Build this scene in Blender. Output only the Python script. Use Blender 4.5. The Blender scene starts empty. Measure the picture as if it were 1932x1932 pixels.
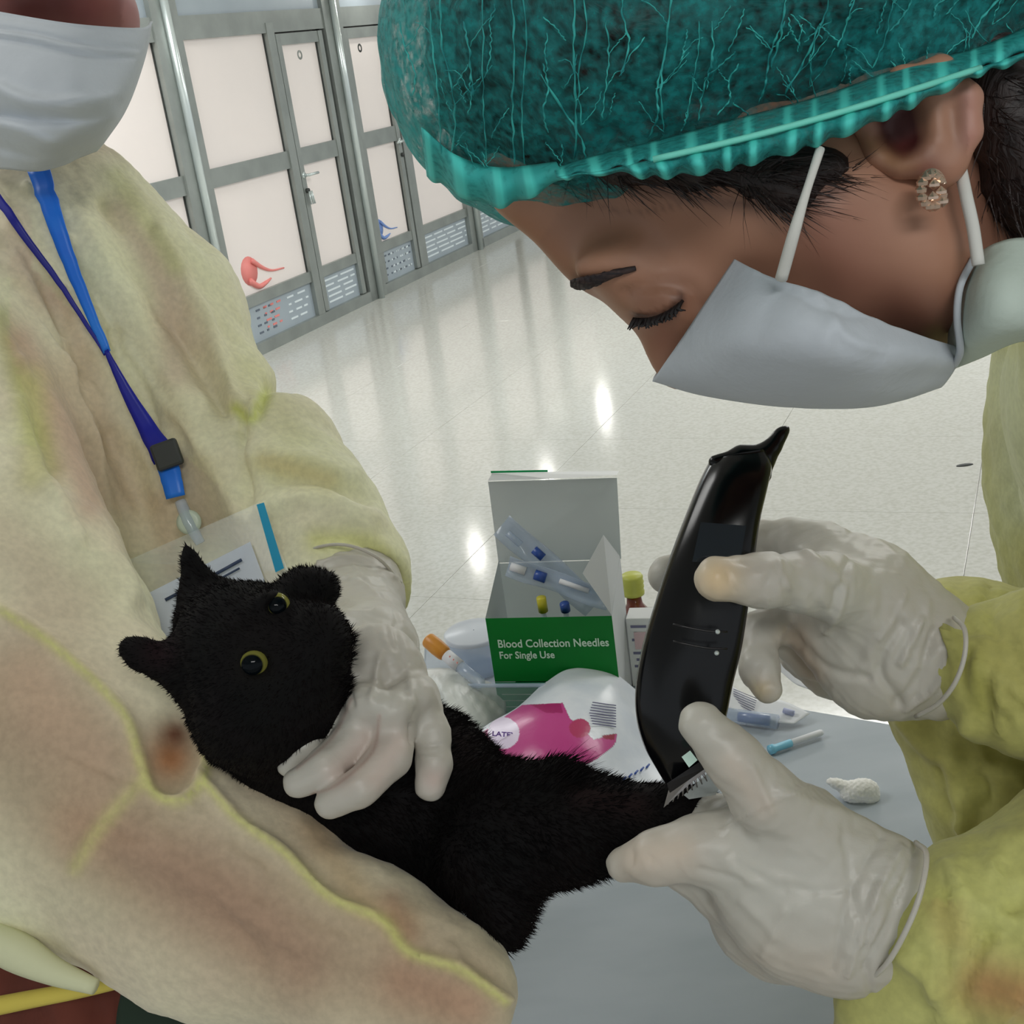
import bpy, bmesh, math, random
import numpy as np
import openvdb
from mathutils import Vector, Matrix
random.seed(7); RNG = np.random.default_rng(7)
SC = bpy.context.scene; COL = SC.collection
# ------------------------------------------------------------------ camera
FPX, H = 2400.0, 1.62
def _cam(roll=-8.0, pitch=20.0):
    r, p = math.radians(roll), math.radians(pitch)
    fwd = np.array([0, math.cos(p), -math.sin(p)]); r0 = np.array([1.0, 0, 0]); u0 = np.cross(r0, fwd)
    right = math.cos(r)*r0 + math.sin(r)*u0
    return right, np.cross(right, fwd), fwd
R_, U_, F_ = _cam()
CAM = np.array([0, 0, H])
cd = bpy.data.cameras.new('camera'); co = bpy.data.objects.new('camera', cd); COL.objects.link(co)
m = Matrix.Identity(4)
for i in range(3):
    m[i][0], m[i][1], m[i][2], m[i][3] = R_[i], U_[i], -F_[i], CAM[i]
co.matrix_world = m
cd.sensor_width = 36; cd.lens = 36*FPX/1932; cd.clip_start = 0.02; SC.camera = co
# ------------------------------------------------------------------ light and exposure
SC.view_settings.view_transform = 'Standard'; SC.view_settings.look = 'None'
SC.view_settings.exposure = 0.0; SC.view_settings.gamma = 1.0
W = bpy.data.worlds.new('world'); SC.world = W; W.use_nodes = True
W.node_tree.nodes['Background'].inputs[0].default_value = (0.90, 0.96, 1.0, 1)
W.node_tree.nodes['Background'].inputs[1].default_value = 0.56
def area(name, loc, sx, sy, power, col=(1, 1, 0.985), rot=(0, 0, 0)):
    l = bpy.data.lights.new(name, 'AREA'); l.shape = 'RECTANGLE'; l.size = sx; l.size_y = sy
    l.energy = power; l.color = col
    o = bpy.data.objects.new(name, l); o.location = loc; o.rotation_euler = rot; COL.objects.link(o)
    return o
CEIL = 2.9
for lx, ly, pw in ((-1.6, 1.6, 16), (1.8, 2.2, 20), (-2.2, 6.0, 84), (2.4, 6.8, 84), (6.2, 10.5, 165), (0.4, -1.6, 30)):  # unseen panels added to light the workers and brighten the hall
    area('added_ceiling_fill', (lx, ly, CEIL-0.06), 2.4 if ly > 5 else 1.2, 1.2 if ly > 5 else 0.6, pw)
# ------------------------------------------------------------------ helpers
def lin(c):
    return tuple(((v/255.0)/12.92 if v/255.0 <= 0.04045 else ((v/255.0+0.055)/1.055)**2.4) for v in c)
def cam2world(c):
    c = np.asarray(c, float)
    return CAM + c[..., 0:1]*R_ + c[..., 1:2]*U_ + c[..., 2:3]*F_
def C(px, py, d):
    return np.array([(px-966)/FPX*d, -(py-966)/FPX*d, d])
def P(px, py, d):
    return Vector(cam2world(C(px, py, d)))
def pix(c):
    return np.stack([966+FPX*c[:, 0]/c[:, 2], 966-FPX*c[:, 1]/c[:, 2]], 1)
def plane_pt(px, py, z):
    v = R_*(px-966)/FPX - U_*(py-966)/FPX + F_
    return Vector(CAM + v*((z-H)/v[2]))
def set_props(o, label=None, cat=None, group=None, kind=None):
    if label: o['label'] = label
    if cat: o['category'] = cat
    if group: o['group'] = group
    if kind: o['kind'] = kind
    return o
def thing(name, label, cat, loc, group=None):
    o = bpy.data.objects.new(name, None); COL.objects.link(o); o.location = loc; o.empty_display_size = 0.05
    return set_props(o, label, cat, group)
def wloc(o):
    v = Vector(o.location)
    while o.parent is not None:
        o = o.parent; v += Vector(o.location)
    return v
def mk(name, verts, faces, mat, parent=None, smooth=True, label=None, cat=None, group=None, kind=None, cols=None):
    """world-space verts -> one mesh object, origin at the base centre"""
    V = np.asarray(verts, float).reshape(-1, 3)
    og = np.array([(V[:, 0].min()+V[:, 0].max())/2, (V[:, 1].min()+V[:, 1].max())/2, V[:, 2].min()])
    me = bpy.data.meshes.new(name)
    if isinstance(faces, np.ndarray):
        n = len(faces); k = faces.shape[1]
        me.vertices.add(len(V)); me.vertices.foreach_set('co', (V-og).ravel().astype(np.float32))
        me.loops.add(n*k); me.loops.foreach_set('vertex_index', faces.ravel().astype(np.int32))
        me.polygons.add(n); me.polygons.foreach_set('loop_start', np.arange(0, n*k, k, dtype=np.int32))
        me.update(calc_edges=True)
    else:
        me.from_pydata([tuple(v) for v in V-og], [], faces); me.update()
    if smooth:
        me.polygons.foreach_set('use_smooth', np.ones(len(me.polygons), bool))
    if cols is not None:
        a = me.color_attributes.new('paint', 'FLOAT_COLOR', 'POINT'); a.data.foreach_set('color', np.asarray(cols, np.float32).ravel())
    if cols is None and mat.get('paint'):
        a = me.color_attributes.new('paint', 'FLOAT_COLOR', 'POINT'); a.data.foreach_set('color', np.zeros(4*len(V), np.float32))
    me.materials.append(mat)
    o = bpy.data.objects.new(name, me); COL.objects.link(o)
    o.location = Vector(og)
    if parent is not None:
        o.parent = parent; o.location = Vector(og) - wloc(parent)
    set_props(o, label, cat, group, kind)
    return o
def from_bm(name, bm, mat, parent=None, smooth=False, **kw):
    vs = np.array([v.co[:] for v in bm.verts]); bm.verts.index_update()
    fs = [[v.index for v in f.verts] for f in bm.faces]; bm.free()
    return mk(name, vs, fs, mat, parent, smooth, **kw)
def box_bm(bm, M, sx, sy, sz, c=(0, 0, 0), bevel=0.0):
    r = bmesh.ops.create_cube(bm, size=1.0)
    for v in r['verts']:
        v.co = Vector((v.co.x*sx+c[0], v.co.y*sy+c[1], v.co.z*sz+c[2]))
    if bevel > 0:
        es = list({e for v in r['verts'] for e in v.link_edges})
        vv = bmesh.ops.bevel(bm, geom=es, offset=bevel, segments=2, affect='EDGES', profile=0.5)
        vs = list({v for f in vv['faces'] for v in f.verts} | {v for v in r['verts'] if v.is_valid})
    else: vs = r['verts']
    for v in vs: v.co = M @ v.co
    return vs
def frame(origin, xdir, up=(0, 0, 1)):
    x = Vector(xdir).normalized(); z = Vector(up).normalized(); y = z.cross(x).normalized(); z = x.cross(y)
    M = Matrix.Identity(4)
    for i in range(3):
        M[i][0], M[i][1], M[i][2], M[i][3] = x[i], y[i], z[i], origin[i]
    return M
def catmull(pts, n):
    """resample a polyline of k-dim points with n samples per span"""
    p = np.asarray(pts, float); out = []
    q = np.vstack([2*p[0]-p[1], p, 2*p[-1]-p[-2]])
    for i in range(1, len(q)-2):
        for j in range(n):
            t = j/n
            out.append(0.5*((2*q[i])+(-q[i-1]+q[i+1])*t+(2*q[i-1]-5*q[i]+4*q[i+1]-q[i+2])*t*t+(-q[i-1]+3*q[i]-3*q[i+1]+q[i+2])*t**3))
    out.append(p[-1]); return np.array(out)
def tube(pts, rad, seg=8, n=4, close=True):
    """world points -> tube verts, faces; rad scalar or per point"""
    r = np.broadcast_to(np.asarray(rad, float), (len(pts),))
    c = catmull(np.hstack([np.asarray(pts, float), r[:, None]]), n) if n > 1 else np.hstack([np.asarray(pts, float), r[:, None]])
    V, Fc = [], []; t0 = c[1, :3]-c[0, :3]; a = np.cross(t0, [0.3, 0.5, 0.81]); a /= np.linalg.norm(a)
    for i in range(len(c)):
        t = c[min(i+1, len(c)-1), :3]-c[max(i-1, 0), :3]; t /= np.linalg.norm(t)+1e-12
        a = a-t*(a@t); a /= np.linalg.norm(a); b = np.cross(t, a)
        for k in range(seg):
            th = 2*math.pi*k/seg; V.append(c[i, :3]+max(c[i, 3], 1e-5)*(math.cos(th)*a+math.sin(th)*b))
    for i in range(len(c)-1):
        for k in range(seg):
            Fc.append([i*seg+k, i*seg+(k+1) % seg, (i+1)*seg+(k+1) % seg, (i+1)*seg+k])
    if close:
        Fc.append(list(range(seg))[::-1]); Fc.append([(len(c)-1)*seg+k for k in range(seg)])
    return V, Fc
def join(parts):
    V, Fc = [], []
    for v, fcs in parts:
        b = len(V); V += list(v); Fc += [[i+b for i in q] for q in fcs]
    return V, Fc
def lathe(prof, M, seg=32):
    V, Fc = [], []
    for (r, z) in prof:
        for k in range(seg):
            t = 2*math.pi*k/seg; V.append(M @ Vector((r*math.cos(t), r*math.sin(t), z)))
    for i in range(len(prof)-1):
        for k in range(seg):
            Fc.append([i*seg+k, i*seg+(k+1) % seg, (i+1)*seg+(k+1) % seg, (i+1)*seg+k])
    return V, Fc
def patch_c(rows, nu=8, nv=8):
    """control grid of (px,py,d) -> dense camera-space grid"""
    g = np.array([[C(*q) for q in r] for r in rows])
    g = np.array([catmull(r, nu) for r in g])
    g = np.array([catmull(g[:, j], nv) for j in range(g.shape[1])]).transpose(1, 0, 2)
    return g
def grid_faces(a, b):
    i, j = np.meshgrid(np.arange(a-1), np.arange(b-1), indexing='ij'); s = (i*b+j).ravel()
    return np.stack([s, s+1, s+b+1, s+b], 1)
def sheet(name, g, mat, parent, thick=0.0012, **kw):
    a, b = g.shape[:2]; o = mk(name, cam2world(g.reshape(-1, 3)), grid_faces(a, b), mat, parent, **kw)
    s = o.modifiers.new('thickness', 'SOLIDIFY'); s.thickness = thick; s.offset = 0
    return o
def text(name, body, M, size, mat, parent, ext=0.0002, align='LEFT', sx=1.0, bold=0.0):
    cu = bpy.data.curves.new(name, 'FONT'); cu.body = body; cu.size = size; cu.extrude = ext; cu.align_x = align; cu.offset = bold
    cu.resolution_u = 3
    o = bpy.data.objects.new('tmp', cu); COL.objects.link(o)
    dg = bpy.context.evaluated_depsgraph_get(); me = bpy.data.meshes.new_from_object(o.evaluated_get(dg))
    bpy.data.objects.remove(o)
    vs = [M @ Vector((v.co.x*sx, v.co.y, v.co.z)) for v in me.vertices]; fs = [list(p.vertices) for p in me.polygons]
    return mk(name, vs, fs, mat, parent, smooth=False)
# ------------------------------------------------------------------ sculpting (signed distance field -> mesh)
class Sculpt:
    """soft clay: tapered limbs and ellipsoids blended in camera-aligned metres"""
    def __init__(s, res): s.res = res; s.ops = []
    def cap(s, a, b, k=0.008, op='add', q=1.0):
        A, B = C(*a[:3]), C(*b[:3]); ra, rb = a[3]*a[2]/FPX, b[3]*b[2]/FPX
        def fn(X, Y, Z):
            d = B-A; L = d@d+1e-12
            t = np.clip(((X-A[0])*d[0]+(Y-A[1])*d[1]+(Z-A[2])*d[2])/L, 0, 1)
            dx, dy, dz = X-A[0]-t*d[0], Y-A[1]-t*d[1], (Z-A[2]-t*d[2])*q
            return np.sqrt(dx*dx+dy*dy+dz*dz)-(ra+(rb-ra)*t)
        r = max(ra, rb); s.ops.append((fn, np.minimum(A, B)-r, np.maximum(A, B)+r, k, op)); return s
    def chain(s, pts, k=0.008, op='add', q=1.0):
        for a, b in zip(pts[:-1], pts[1:]): s.cap(a, b, k, op, q)
        return s
    def ell(s, px, py, d, rx, ry, rz, ang=0.0, k=0.008, op='add', tilt=0.0):
        """rx, ry in px; rz in metres; ang rotates in the image plane, tilt leans about the local y"""
        c = C(px, py, d); rr = np.array([rx*d/FPX, ry*d/FPX, rz]); ca, sa = math.cos(math.radians(ang)), math.sin(math.radians(ang))
        ct, st = math.cos(math.radians(tilt)), math.sin(math.radians(tilt))
        def fn(X, Y, Z):
            x, y, z = X-c[0], Y-c[1], Z-c[2]
            x, y = x*ca+y*sa, -x*sa+y*ca
            x, z = x*ct+z*st, -x*st+z*ct
            k0 = np.sqrt((x/rr[0])**2+(y/rr[1])**2+(z/rr[2])**2)+1e-9
            k1 = np.sqrt((x/rr[0]**2)**2+(y/rr[1]**2)**2+(z/rr[2]**2)**2)+1e-9
            return k0*(k0-1)/k1
        r = rr.max(); s.ops.append((fn, c-r, c+r, k, op)); return s
    def half(s, a, b):
        """cut away everything beyond point a in direction a->b"""
        A, B = C(*a), C(*b); n = (B-A)/np.linalg.norm(B-A)
        s.ops.append((lambda X, Y, Z: -((X-A[0])*n[0]+(Y-A[1])*n[1]+(Z-A[2])*n[2]), None, None, 0.001, 'sub')); return s
    def run(s):
        h = s.res; add = [o for o in s.ops if o[4] == 'add']
        lo = np.min([o[1] for o in add], 0)-3*h-0.004; hi = np.max([o[2] for o in add], 0)+3*h+0.004
        n = np.ceil((hi-lo)/h).astype(int)+1
        ax = [(lo[i]+h*np.arange(n[i])).astype(np.float32) for i in range(3)]
        D = np.full(n, 0.05, np.float32)
        for fn, l, u, k, op in s.ops:
            if l is None: sl = (slice(None),)*3
            else:
                pad = k+4*h+0.002; i0 = np.clip(np.floor((l-pad-lo)/h).astype(int), 0, n); i1 = np.clip(np.ceil((u+pad-lo)/h).astype(int)+1, 0, n)
                sl = tuple(slice(i0[i], i1[i]) for i in range(3))
            X, Y, Z = np.meshgrid(ax[0][sl[0]], ax[1][sl[1]], ax[2][sl[2]], indexing='ij', sparse=True)
            f = fn(X, Y, Z).astype(np.float32); a = D[sl]
            if op == 'sub':
                f = -f; hh = np.maximum(k-np.abs(a-f), 0)/k; D[sl] = np.maximum(a, f)+hh*hh*k/4
            else:
                hh = np.maximum(k-np.abs(a-f), 0)/k; D[sl] = np.minimum(a, f)-hh*hh*k/4
        g = openvdb.FloatGrid(background=0.05); g.copyFromArray(np.ascontiguousarray(np.clip(D, -0.05, 0.05)))
        p, q = g.convertToQuads(0.0)
        s.c = (np.asarray(p, float)*h+lo); s.q = np.asarray(q)[:, ::-1].astype(np.int32); s.relax(2); s.normals(); return s
    def relax(s, it=1):
        for _ in range(it):
            acc = np.zeros_like(s.c); cnt = np.zeros(len(s.c))
            for i in range(4):
                a, b = s.q[:, i], s.q[:, (i+1) % 4]
                for j in range(3):
                    acc[:, j] += np.bincount(a, s.c[b, j], len(s.c)); acc[:, j] += np.bincount(b, s.c[a, j], len(s.c))
                cnt += np.bincount(a, minlength=len(s.c))+np.bincount(b, minlength=len(s.c))
            s.c = 0.5*s.c+0.5*acc/np.maximum(cnt, 1)[:, None]
        return s
    def normals(s):
        a = s.c[s.q[:, 2]]-s.c[s.q[:, 0]]; b = s.c[s.q[:, 3]]-s.c[s.q[:, 1]]; fn = -np.cross(a, b)
        N = np.zeros_like(s.c)
        for i in range(4):
            for j in range(3): N[:, j] += np.bincount(s.q[:, i], fn[:, j], len(s.c))
        s.n = N/(np.linalg.norm(N, axis=1)[:, None]+1e-12); s.p = pix(s.c); return s
    def near(s, line, w, n=6):
        l = catmull(np.asarray(line, float), n) if len(line) > 2 else np.asarray(line, float)
        lo, hi = l.min(0)-3*w, l.max(0)+3*w; sel = np.where((s.p[:, 0] > lo[0]) & (s.p[:, 0] < hi[0]) & (s.p[:, 1] > lo[1]) & (s.p[:, 1] < hi[1]))[0]; pp = s.p[sel]
        best = np.full(len(pp), 1e9)
        for a, b in zip(l[:-1], l[1:]):
            d = b-a; t = np.clip(((pp-a)@d)/(d@d+1e-9), 0, 1); e = pp-a-t[:, None]*d
            best = np.minimum(best, (e**2).sum(1))
        out = np.zeros(len(s.c)); out[sel] = np.exp(-best/(w*w)); return out
    def fold(s, line, w, amp, facing=True):
        """raise (amp>0, metres) or press (amp<0) a fold that runs along a line over the side turned to us"""
        wt = s.near(line, w)*amp
        if facing: wt = wt*np.clip(-s.n[:, 2]*2+0.3, 0, 1)
        s.c = s.c+s.n*wt[:, None]; return s
    def ripple(s, freq, amp, seed, stretch=(1, 1, 1)):
        r = np.random.default_rng(seed); w = np.zeros(len(s.c))
        for i in range(7):
            k = r.normal(size=3)*freq*np.array(stretch)*(1+0.25*i); w += np.sin(s.c@k+r.uniform(0, 6.28)+1.5*np.sin(s.c@(r.normal(size=3)*freq*0.6)))/(1+0.3*i)
        s.c = s.c+s.n*(w*amp/2.5)[:, None]; return s
    def wrinkle(s, cx, cy, sx, sy, ang, n, seed, ln=(30, 90), w=(3, 7), amp=0.0008):
        r = random.Random(seed)
        for _ in range(n):
            x, y = r.gauss(cx, sx), r.gauss(cy, sy); a = math.radians(ang+r.gauss(0, 16)); l = r.uniform(*ln)/2; b = r.uniform(-0.18, 0.18)*l
            s.fold([(x-l*math.cos(a), y-l*math.sin(a)), (x+b*math.sin(a), y-b*math.cos(a)), (x+l*math.cos(a), y+l*math.sin(a))], r.uniform(*w), r.choice((-1, 1))*amp*r.uniform(0.5, 1.2))
        return s
    def depth(s, px, py, r=8):
        d2 = (s.p[:, 0]-px)**2+(s.p[:, 1]-py)**2; ok = (d2 < r*r) & (s.n[:, 2] < 0.1)
        return float(s.c[ok, 2].min()) if ok.any() else float(s.c[d2.argmin(), 2])
    def paint(s, blobs, base=None):
        """blobs: (line or [(px,py)], width px, colour sRGB, strength)"""
        if base is None: base = np.zeros((len(s.c), 4))
        for line, w, col, st in blobs:
            if len(line) == 1: wt = np.exp(-((s.p-np.array(line[0]))**2).sum(1)/(w*w))
            else: wt = s.near(line, w)
            wt = np.clip(wt*st, 0, 1)[:, None]; c4 = np.array([*lin(col), 1.0])
            base[:, :3] = np.where(base[:, 3:4] < 1e-6, c4[:3], base[:, :3]*(1-wt)+c4[:3]*wt)
            base[:, 3:4] = 1-(1-base[:, 3:4])*(1-wt)
        return base
    def build(s, name, mat, parent=None, cols=None, **kw):
        s.o = mk(name, cam2world(s.c), s.q, mat, parent, cols=cols, **kw); return s.o
# ------------------------------------------------------------------ materials
def mat(name, col, rough=0.5, col2=None, scale=20.0, detail=4.0, stretch=(1, 1, 1), fac=(0.35, 0.65), bump=0.0, bscale=60.0, bstretch=(1, 1, 1),
        paint=False, metal=0.0, alpha=1.0, spec=0.5, sss=0.0, sheen=0.0, trans=0.0, emis=None, bdist=0.002, coat=0.0, fine=0.0, fscale=240.0):
    m = bpy.data.materials.new(name); m.use_nodes = True; nt = m.node_tree; N, L = nt.nodes, nt.links
    b = N['Principled BSDF']; b.inputs['Roughness'].default_value = rough; b.inputs['Metallic'].default_value = metal
    b.inputs['Specular IOR Level'].default_value = spec; b.inputs['Base Color'].default_value = (*lin(col), 1)
    b.inputs['Alpha'].default_value = alpha; b.inputs['Coat Weight'].default_value = coat
    if sss: b.inputs['Subsurface Weight'].default_value = sss; b.inputs['Subsurface Radius'].default_value = (0.006, 0.003, 0.002); b.inputs['Subsurface Scale'].default_value = 1.0
    if sheen: b.inputs['Sheen Weight'].default_value = sheen
    if trans: b.inputs['Transmission Weight'].default_value = trans
    if emis: b.inputs['Emission Color'].default_value = (*lin(emis[0]), 1); b.inputs['Emission Strength'].default_value = emis[1]
    tc = N.new('ShaderNodeTexCoord'); out = None
    def noise(sc, st, det):
        mp = N.new('ShaderNodeMapping'); mp.inputs['Scale'].default_value = st; L.new(tc.outputs['Object'], mp.inputs[0])
        nz = N.new('ShaderNodeTexNoise'); nz.inputs['Scale'].default_value = sc; nz.inputs['Detail'].default_value = det; L.new(mp.outputs[0], nz.inputs['Vector']); return nz.outputs['Fac']
    if col2 is not None:
        f = noise(scale, stretch, detail); mr = N.new('ShaderNodeMapRange'); mr.inputs[1].default_value = fac[0]; mr.inputs[2].default_value = fac[1]; L.new(f, mr.inputs[0])
        mx = N.new('ShaderNodeMix'); mx.data_type = 'RGBA'; mx.inputs[6].default_value = (*lin(col), 1); mx.inputs[7].default_value = (*lin(col2), 1)
        L.new(mr.outputs[0], mx.inputs[0]); out = mx.outputs[2]
    if paint:
        m['paint'] = 1; at = N.new('ShaderNodeAttribute'); at.attribute_name = 'paint'
        mx = N.new('ShaderNodeMix'); mx.data_type = 'RGBA'; mx.inputs[6].default_value = (*lin(col), 1)
        if out is not None: L.new(out, mx.inputs[6])
        L.new(at.outputs['Color'], mx.inputs[7]); L.new(at.outputs['Alpha'], mx.inputs[0]); out = mx.outputs[2]
    if fine:
        f = noise(fscale, (1, 1, 1), 2.0); mr = N.new('ShaderNodeMapRange'); mr.inputs[1].default_value = 0.32; mr.inputs[2].default_value = 0.68
        mr.inputs[3].default_value = 1-fine; mr.inputs[4].default_value = 1+fine*0.5; L.new(f, mr.inputs[0])
        mx = N.new('ShaderNodeMix'); mx.data_type = 'RGBA'; mx.blend_type = 'MULTIPLY'; mx.inputs[0].default_value = 1.0; mx.inputs[6].default_value = (*lin(col), 1)
        if out is not None: L.new(out, mx.inputs[6])
        L.new(mr.outputs[0], mx.inputs[7]); out = mx.outputs[2]
    if out is not None: L.new(out, b.inputs['Base Color'])
    if bump:
        f = noise(bscale, bstretch, 5.0); bp = N.new('ShaderNodeBump'); bp.inputs['Strength'].default_value = bump; bp.inputs['Distance'].default_value = bdist
        L.new(f, bp.inputs['Height']); L.new(bp.outputs[0], b.inputs['Normal'])
    return m
# ================================================================== ROOM
M_alu = mat('brushed_aluminium', (150, 156, 152), 0.35, metal=0.35, col2=(138, 144, 140), scale=6, bump=0.02)
M_chrome = mat('polished_pole', (205, 215, 214), 0.22, metal=0.5)
M_gap = mat('rubber_seal', (52, 56, 54), 0.6)
M_pane = mat('frosted_glass', (226, 218, 213), 0.30, col2=(220, 213, 209), scale=1.2, spec=0.4, emis=((232, 222, 216), 0.13))  # faint emission added to brighten the hall, as if lit from behind
M_film = mat('printed_film', (168, 180, 188), 0.35, col2=(160, 172, 181), scale=3)
M_filmw = mat('white_print', (226, 236, 240), 0.5)
M_filmd = mat('dark_print', (98, 108, 122), 0.5)
M_red = mat('red_decal', (236, 140, 134), 0.5)
M_blue = mat('blue_decal', (120, 152, 214), 0.5)
M_tile = mat('polished_terrazzo_tile', (200, 201, 195), 0.12, col2=(188, 188, 180), scale=60, detail=6, fac=(0.40, 0.66), spec=0.6)
M_grout = mat('grout', (176, 173, 165), 0.6)
M_ceil = mat('ceiling_paint', (232, 232, 228), 0.8, col2=(226, 226, 222), scale=4)
M_wall = mat('wall_paint', (222, 220, 214), 0.7, col2=(215, 213, 207), scale=3)
M_lampg = mat('lamp_glow', (255, 252, 245), 0.4, emis=((255, 252, 245), 60.0))
M_panelg = mat('added_panel_glow', (245, 245, 240), 0.5, emis=((255, 252, 245), 1.5))
A0 = Vector(plane_pt(507, 661, 0)); WD = Vector((0.41476, 0.90993, 0)).normalized(); WN = Vector((WD.y, -WD.x, 0))   # WN points to the viewer side
WM = frame(A0, WD)     # local x along the wall, y = away from viewer, z up
def wall_box(name, x0, x1, z0, z1, y0, y1, mt, parent, bevel=0.0, **kw):
    bm = bmesh.new(); box_bm(bm, WM, x1-x0, y1-y0, z1-z0, ((x0+x1)/2, (y0+y1)/2, (z0+z1)/2), bevel)
    return from_bm(name, bm, mt, parent, **kw)
# floor: base slab and large polished tiles
bm = bmesh.new(); box_bm(bm, Matrix.Identity(4), 16, 24, 0.06, (1, 8, -0.036)); floor = from_bm('floor', bm, M_grout, kind='structure')
ta = plane_pt(1380, 962, 0); tb = plane_pt(1740, 967, 0); tdir = (tb-ta).normalized(); TM = frame((ta.x, ta.y, 0), tdir)
TS = 0.80; tm = None
for i in range(-6, 9):
    for j in range(-5, 14):
        c = TM @ Vector(((i+0.5)*TS, (j+0.5)*TS, 0))
        rel = np.array(c)-CAM; dd = rel@F_
        if dd < 0.8: continue
        u, v = 966+FPX*(rel@R_)/dd, 966-FPX*(rel@U_)/dd; m_ = 0.7*FPX/dd
        if u < -m_ or u > 1932+m_ or v > 1932+m_ or v < 200: continue
        if (Vector(c)-A0).dot(WN) < -0.6: continue
        if tm is None:
            bm = bmesh.new(); box_bm(bm, frame((0, 0, 0), tdir), TS-0.0016, TS-0.0016, 0.012, (0, 0, -0.006), 0.0008)
            t0 = from_bm('tile', bm, M_tile, floor); t0.location = Vector((c.x, c.y, -0.012)) - floor.location; tm = t0
        else:
            t = tm.copy(); t.location = Vector((c.x, c.y, -0.012)) - floor.location; COL.objects.link(t); t.parent = floor
bm = bmesh.new(); box_bm(bm, Matrix.Identity(4), 16, 24, 0.05, (1, 8, CEIL+0.025)); from_bm('ceiling', bm, M_ceil, kind='structure')
# the partition: core, frame members, panes
wall = wall_box('wall_back', -4.5, 9.0, 2.02, CEIL, 0.0, 0.08, M_film, None, kind='structure')
wall_box('rail', -4.5, 9.0, 1.89, 2.02, -0.02, 0.08, M_alu, wall)
wall_box('rail', -4.5, 9.0, 2.36, 2.42, -0.02, 0.08, M_alu, wall)
wall_box('backing_sheet', -4.5, 9.0, 0.0, 2.02, 0.075, 0.10, M_wall, wall)
wall_box('baseboard_back', -4.5, 9.0, 0.0, 0.075, -0.03, 0.075, M_alu, None, kind='structure')
def bay(n, x0, x1, kind):
    nm = ('door_%d' if kind == 'door' else 'window_%d') % n
    w = wall_box(nm, x0, x1, 1.055, 1.165, -0.015, 0.05, M_alu, None, kind='structure')
    wall_box('rail', x0, x1, 0.305, 0.375, -0.015, 0.05, M_alu, w)
    if kind == 'door':
        wall_box('rail', x0, x1, 1.81, 1.88, -0.015, 0.05, M_alu, w); top = 1.81
        for a, b in ((x0, x0+0.055), (x1-0.055, x1)): wall_box('stile', a, b, 0.08, 1.88, -0.02, 0.05, M_alu, w)
        wall_box('seal', x1, x1+0.014, 0.08, 1.9, 0.0, 0.03, M_gap, w); wall_box('seal', x0-0.014, x0, 0.08, 1.9, 0.0, 0.03, M_gap, w)
        px0, px1 = x0+0.055, x1-0.055
    else: top = 1.89; px0, px1 = x0, x1
    for z0, z1 in ((0.375, 1.055), (1.165, top)):
        wall_box('pane', px0, px1, z0, z1, 0.012, 0.026, M_pane, w)
        wall_box('gasket', px0, px0+0.008, z0, z1, 0.004, 0.014, M_gap, w); wall_box('gasket', px1-0.008, px1, z0, z1, 0.004, 0.014, M_gap, w)
    f = wall_box('film_panel', px0, px1, 0.075, 0.305, 0.006, 0.026, M_film, w)
    return w, f, px0, px1
def film_lines(f, x0, x1, z0, z1, mt, rows, seed, ln=(0.10, 0.22)):
    r = random.Random(seed)
    for k in range(rows):
        z = z1-(k+0.5)*(z1-z0)/rows; x = x0+0.03+r.random()*0.03
        while x < x1-0.05:
            l = min(r.uniform(*ln), x1-0.03-x); wall_box('print_line', x, x+l, z-0.006, z+0.006, 0.003, 0.007, mt, f); x += l+r.uniform(0.03, 0.06)
b = bay(1, -2.1, -1.36, 'door'); b = bay(2, -1.28, -0.52, 'fix')
w3, f3, a3, c3 = bay(3, -0.28, 0.64, 'fix'); w4, f4, a4, c4 = bay(4, 0.74, 1.34, 'door')
w5, f5, a5, c5 = bay(5, 1.64, 2.26, 'door'); w6, f6, a6, c6 = bay(6, 2.40, 3.28, 'fix'); w7, f7, a7, c7 = bay(7, 3.5, 4.3, 'fix'); bay(8, 4.4, 5.1, 'door'); bay(9, 5.4, 6.3, 'fix')
wall_box('trim_1', 0.64, 0.726, 0.0, 1.95, -0.025, 0.06, M_alu, None, kind='structure')
wall_box('trim_2', 2.275, 2.40, 0.0, 1.95, -0.025, 0.06, M_alu, None, kind='structure')
n = 3
for s in (-2.22, -0.40, 1.50, 3.39, 5.26):
    for a, b_ in ((s-0.12, s-0.012), (s+0.012, s+0.13)):
        wall_box('trim_%d' % n, a, b_, 0.0, CEIL-0.01, -0.03, 0.06, M_alu, None, kind='structure'); n += 1
    V, Fc = lathe([(0.0, 0), (0.024, 0), (0.024, CEIL-0.01), (0, CEIL-0.01)], WM @ Matrix.Translation((s, -0.048, 0)), 20)
    mk('trim_%d' % n, V, Fc, M_chrome, None, kind='structure'); n += 1
film_lines(f4, a4, c4, 0.10, 0.29, M_filmw, 5, 3, (0.12, 0.24)); film_lines(f6, a6, c6, 0.10, 0.29, M_filmw, 5, 4, (0.14, 0.26))
film_lines(f3, 0.28, 0.62, 0.10, 0.29, M_filmw, 4, 5, (0.03, 0.10)); film_lines(f3, -0.1, 0.2, 0.10, 0.29, M_filmd, 4, 6, (0.02, 0.05))
film_lines(f3, 0.0, 0.28, 0.12, 0.29, M_red, 4, 16, (0.02, 0.06)); film_lines(f7, a7, c7, 0.10, 0.29, M_filmw, 5, 9)
film_lines(f5, a5, c5, 0.10, 0.29, M_filmd, 4, 8, (0.015, 0.04)); film_lines(f5, a5+0.1, c5, 0.10, 0.29, M_filmw, 4, 11, (0.02, 0.06))
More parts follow.
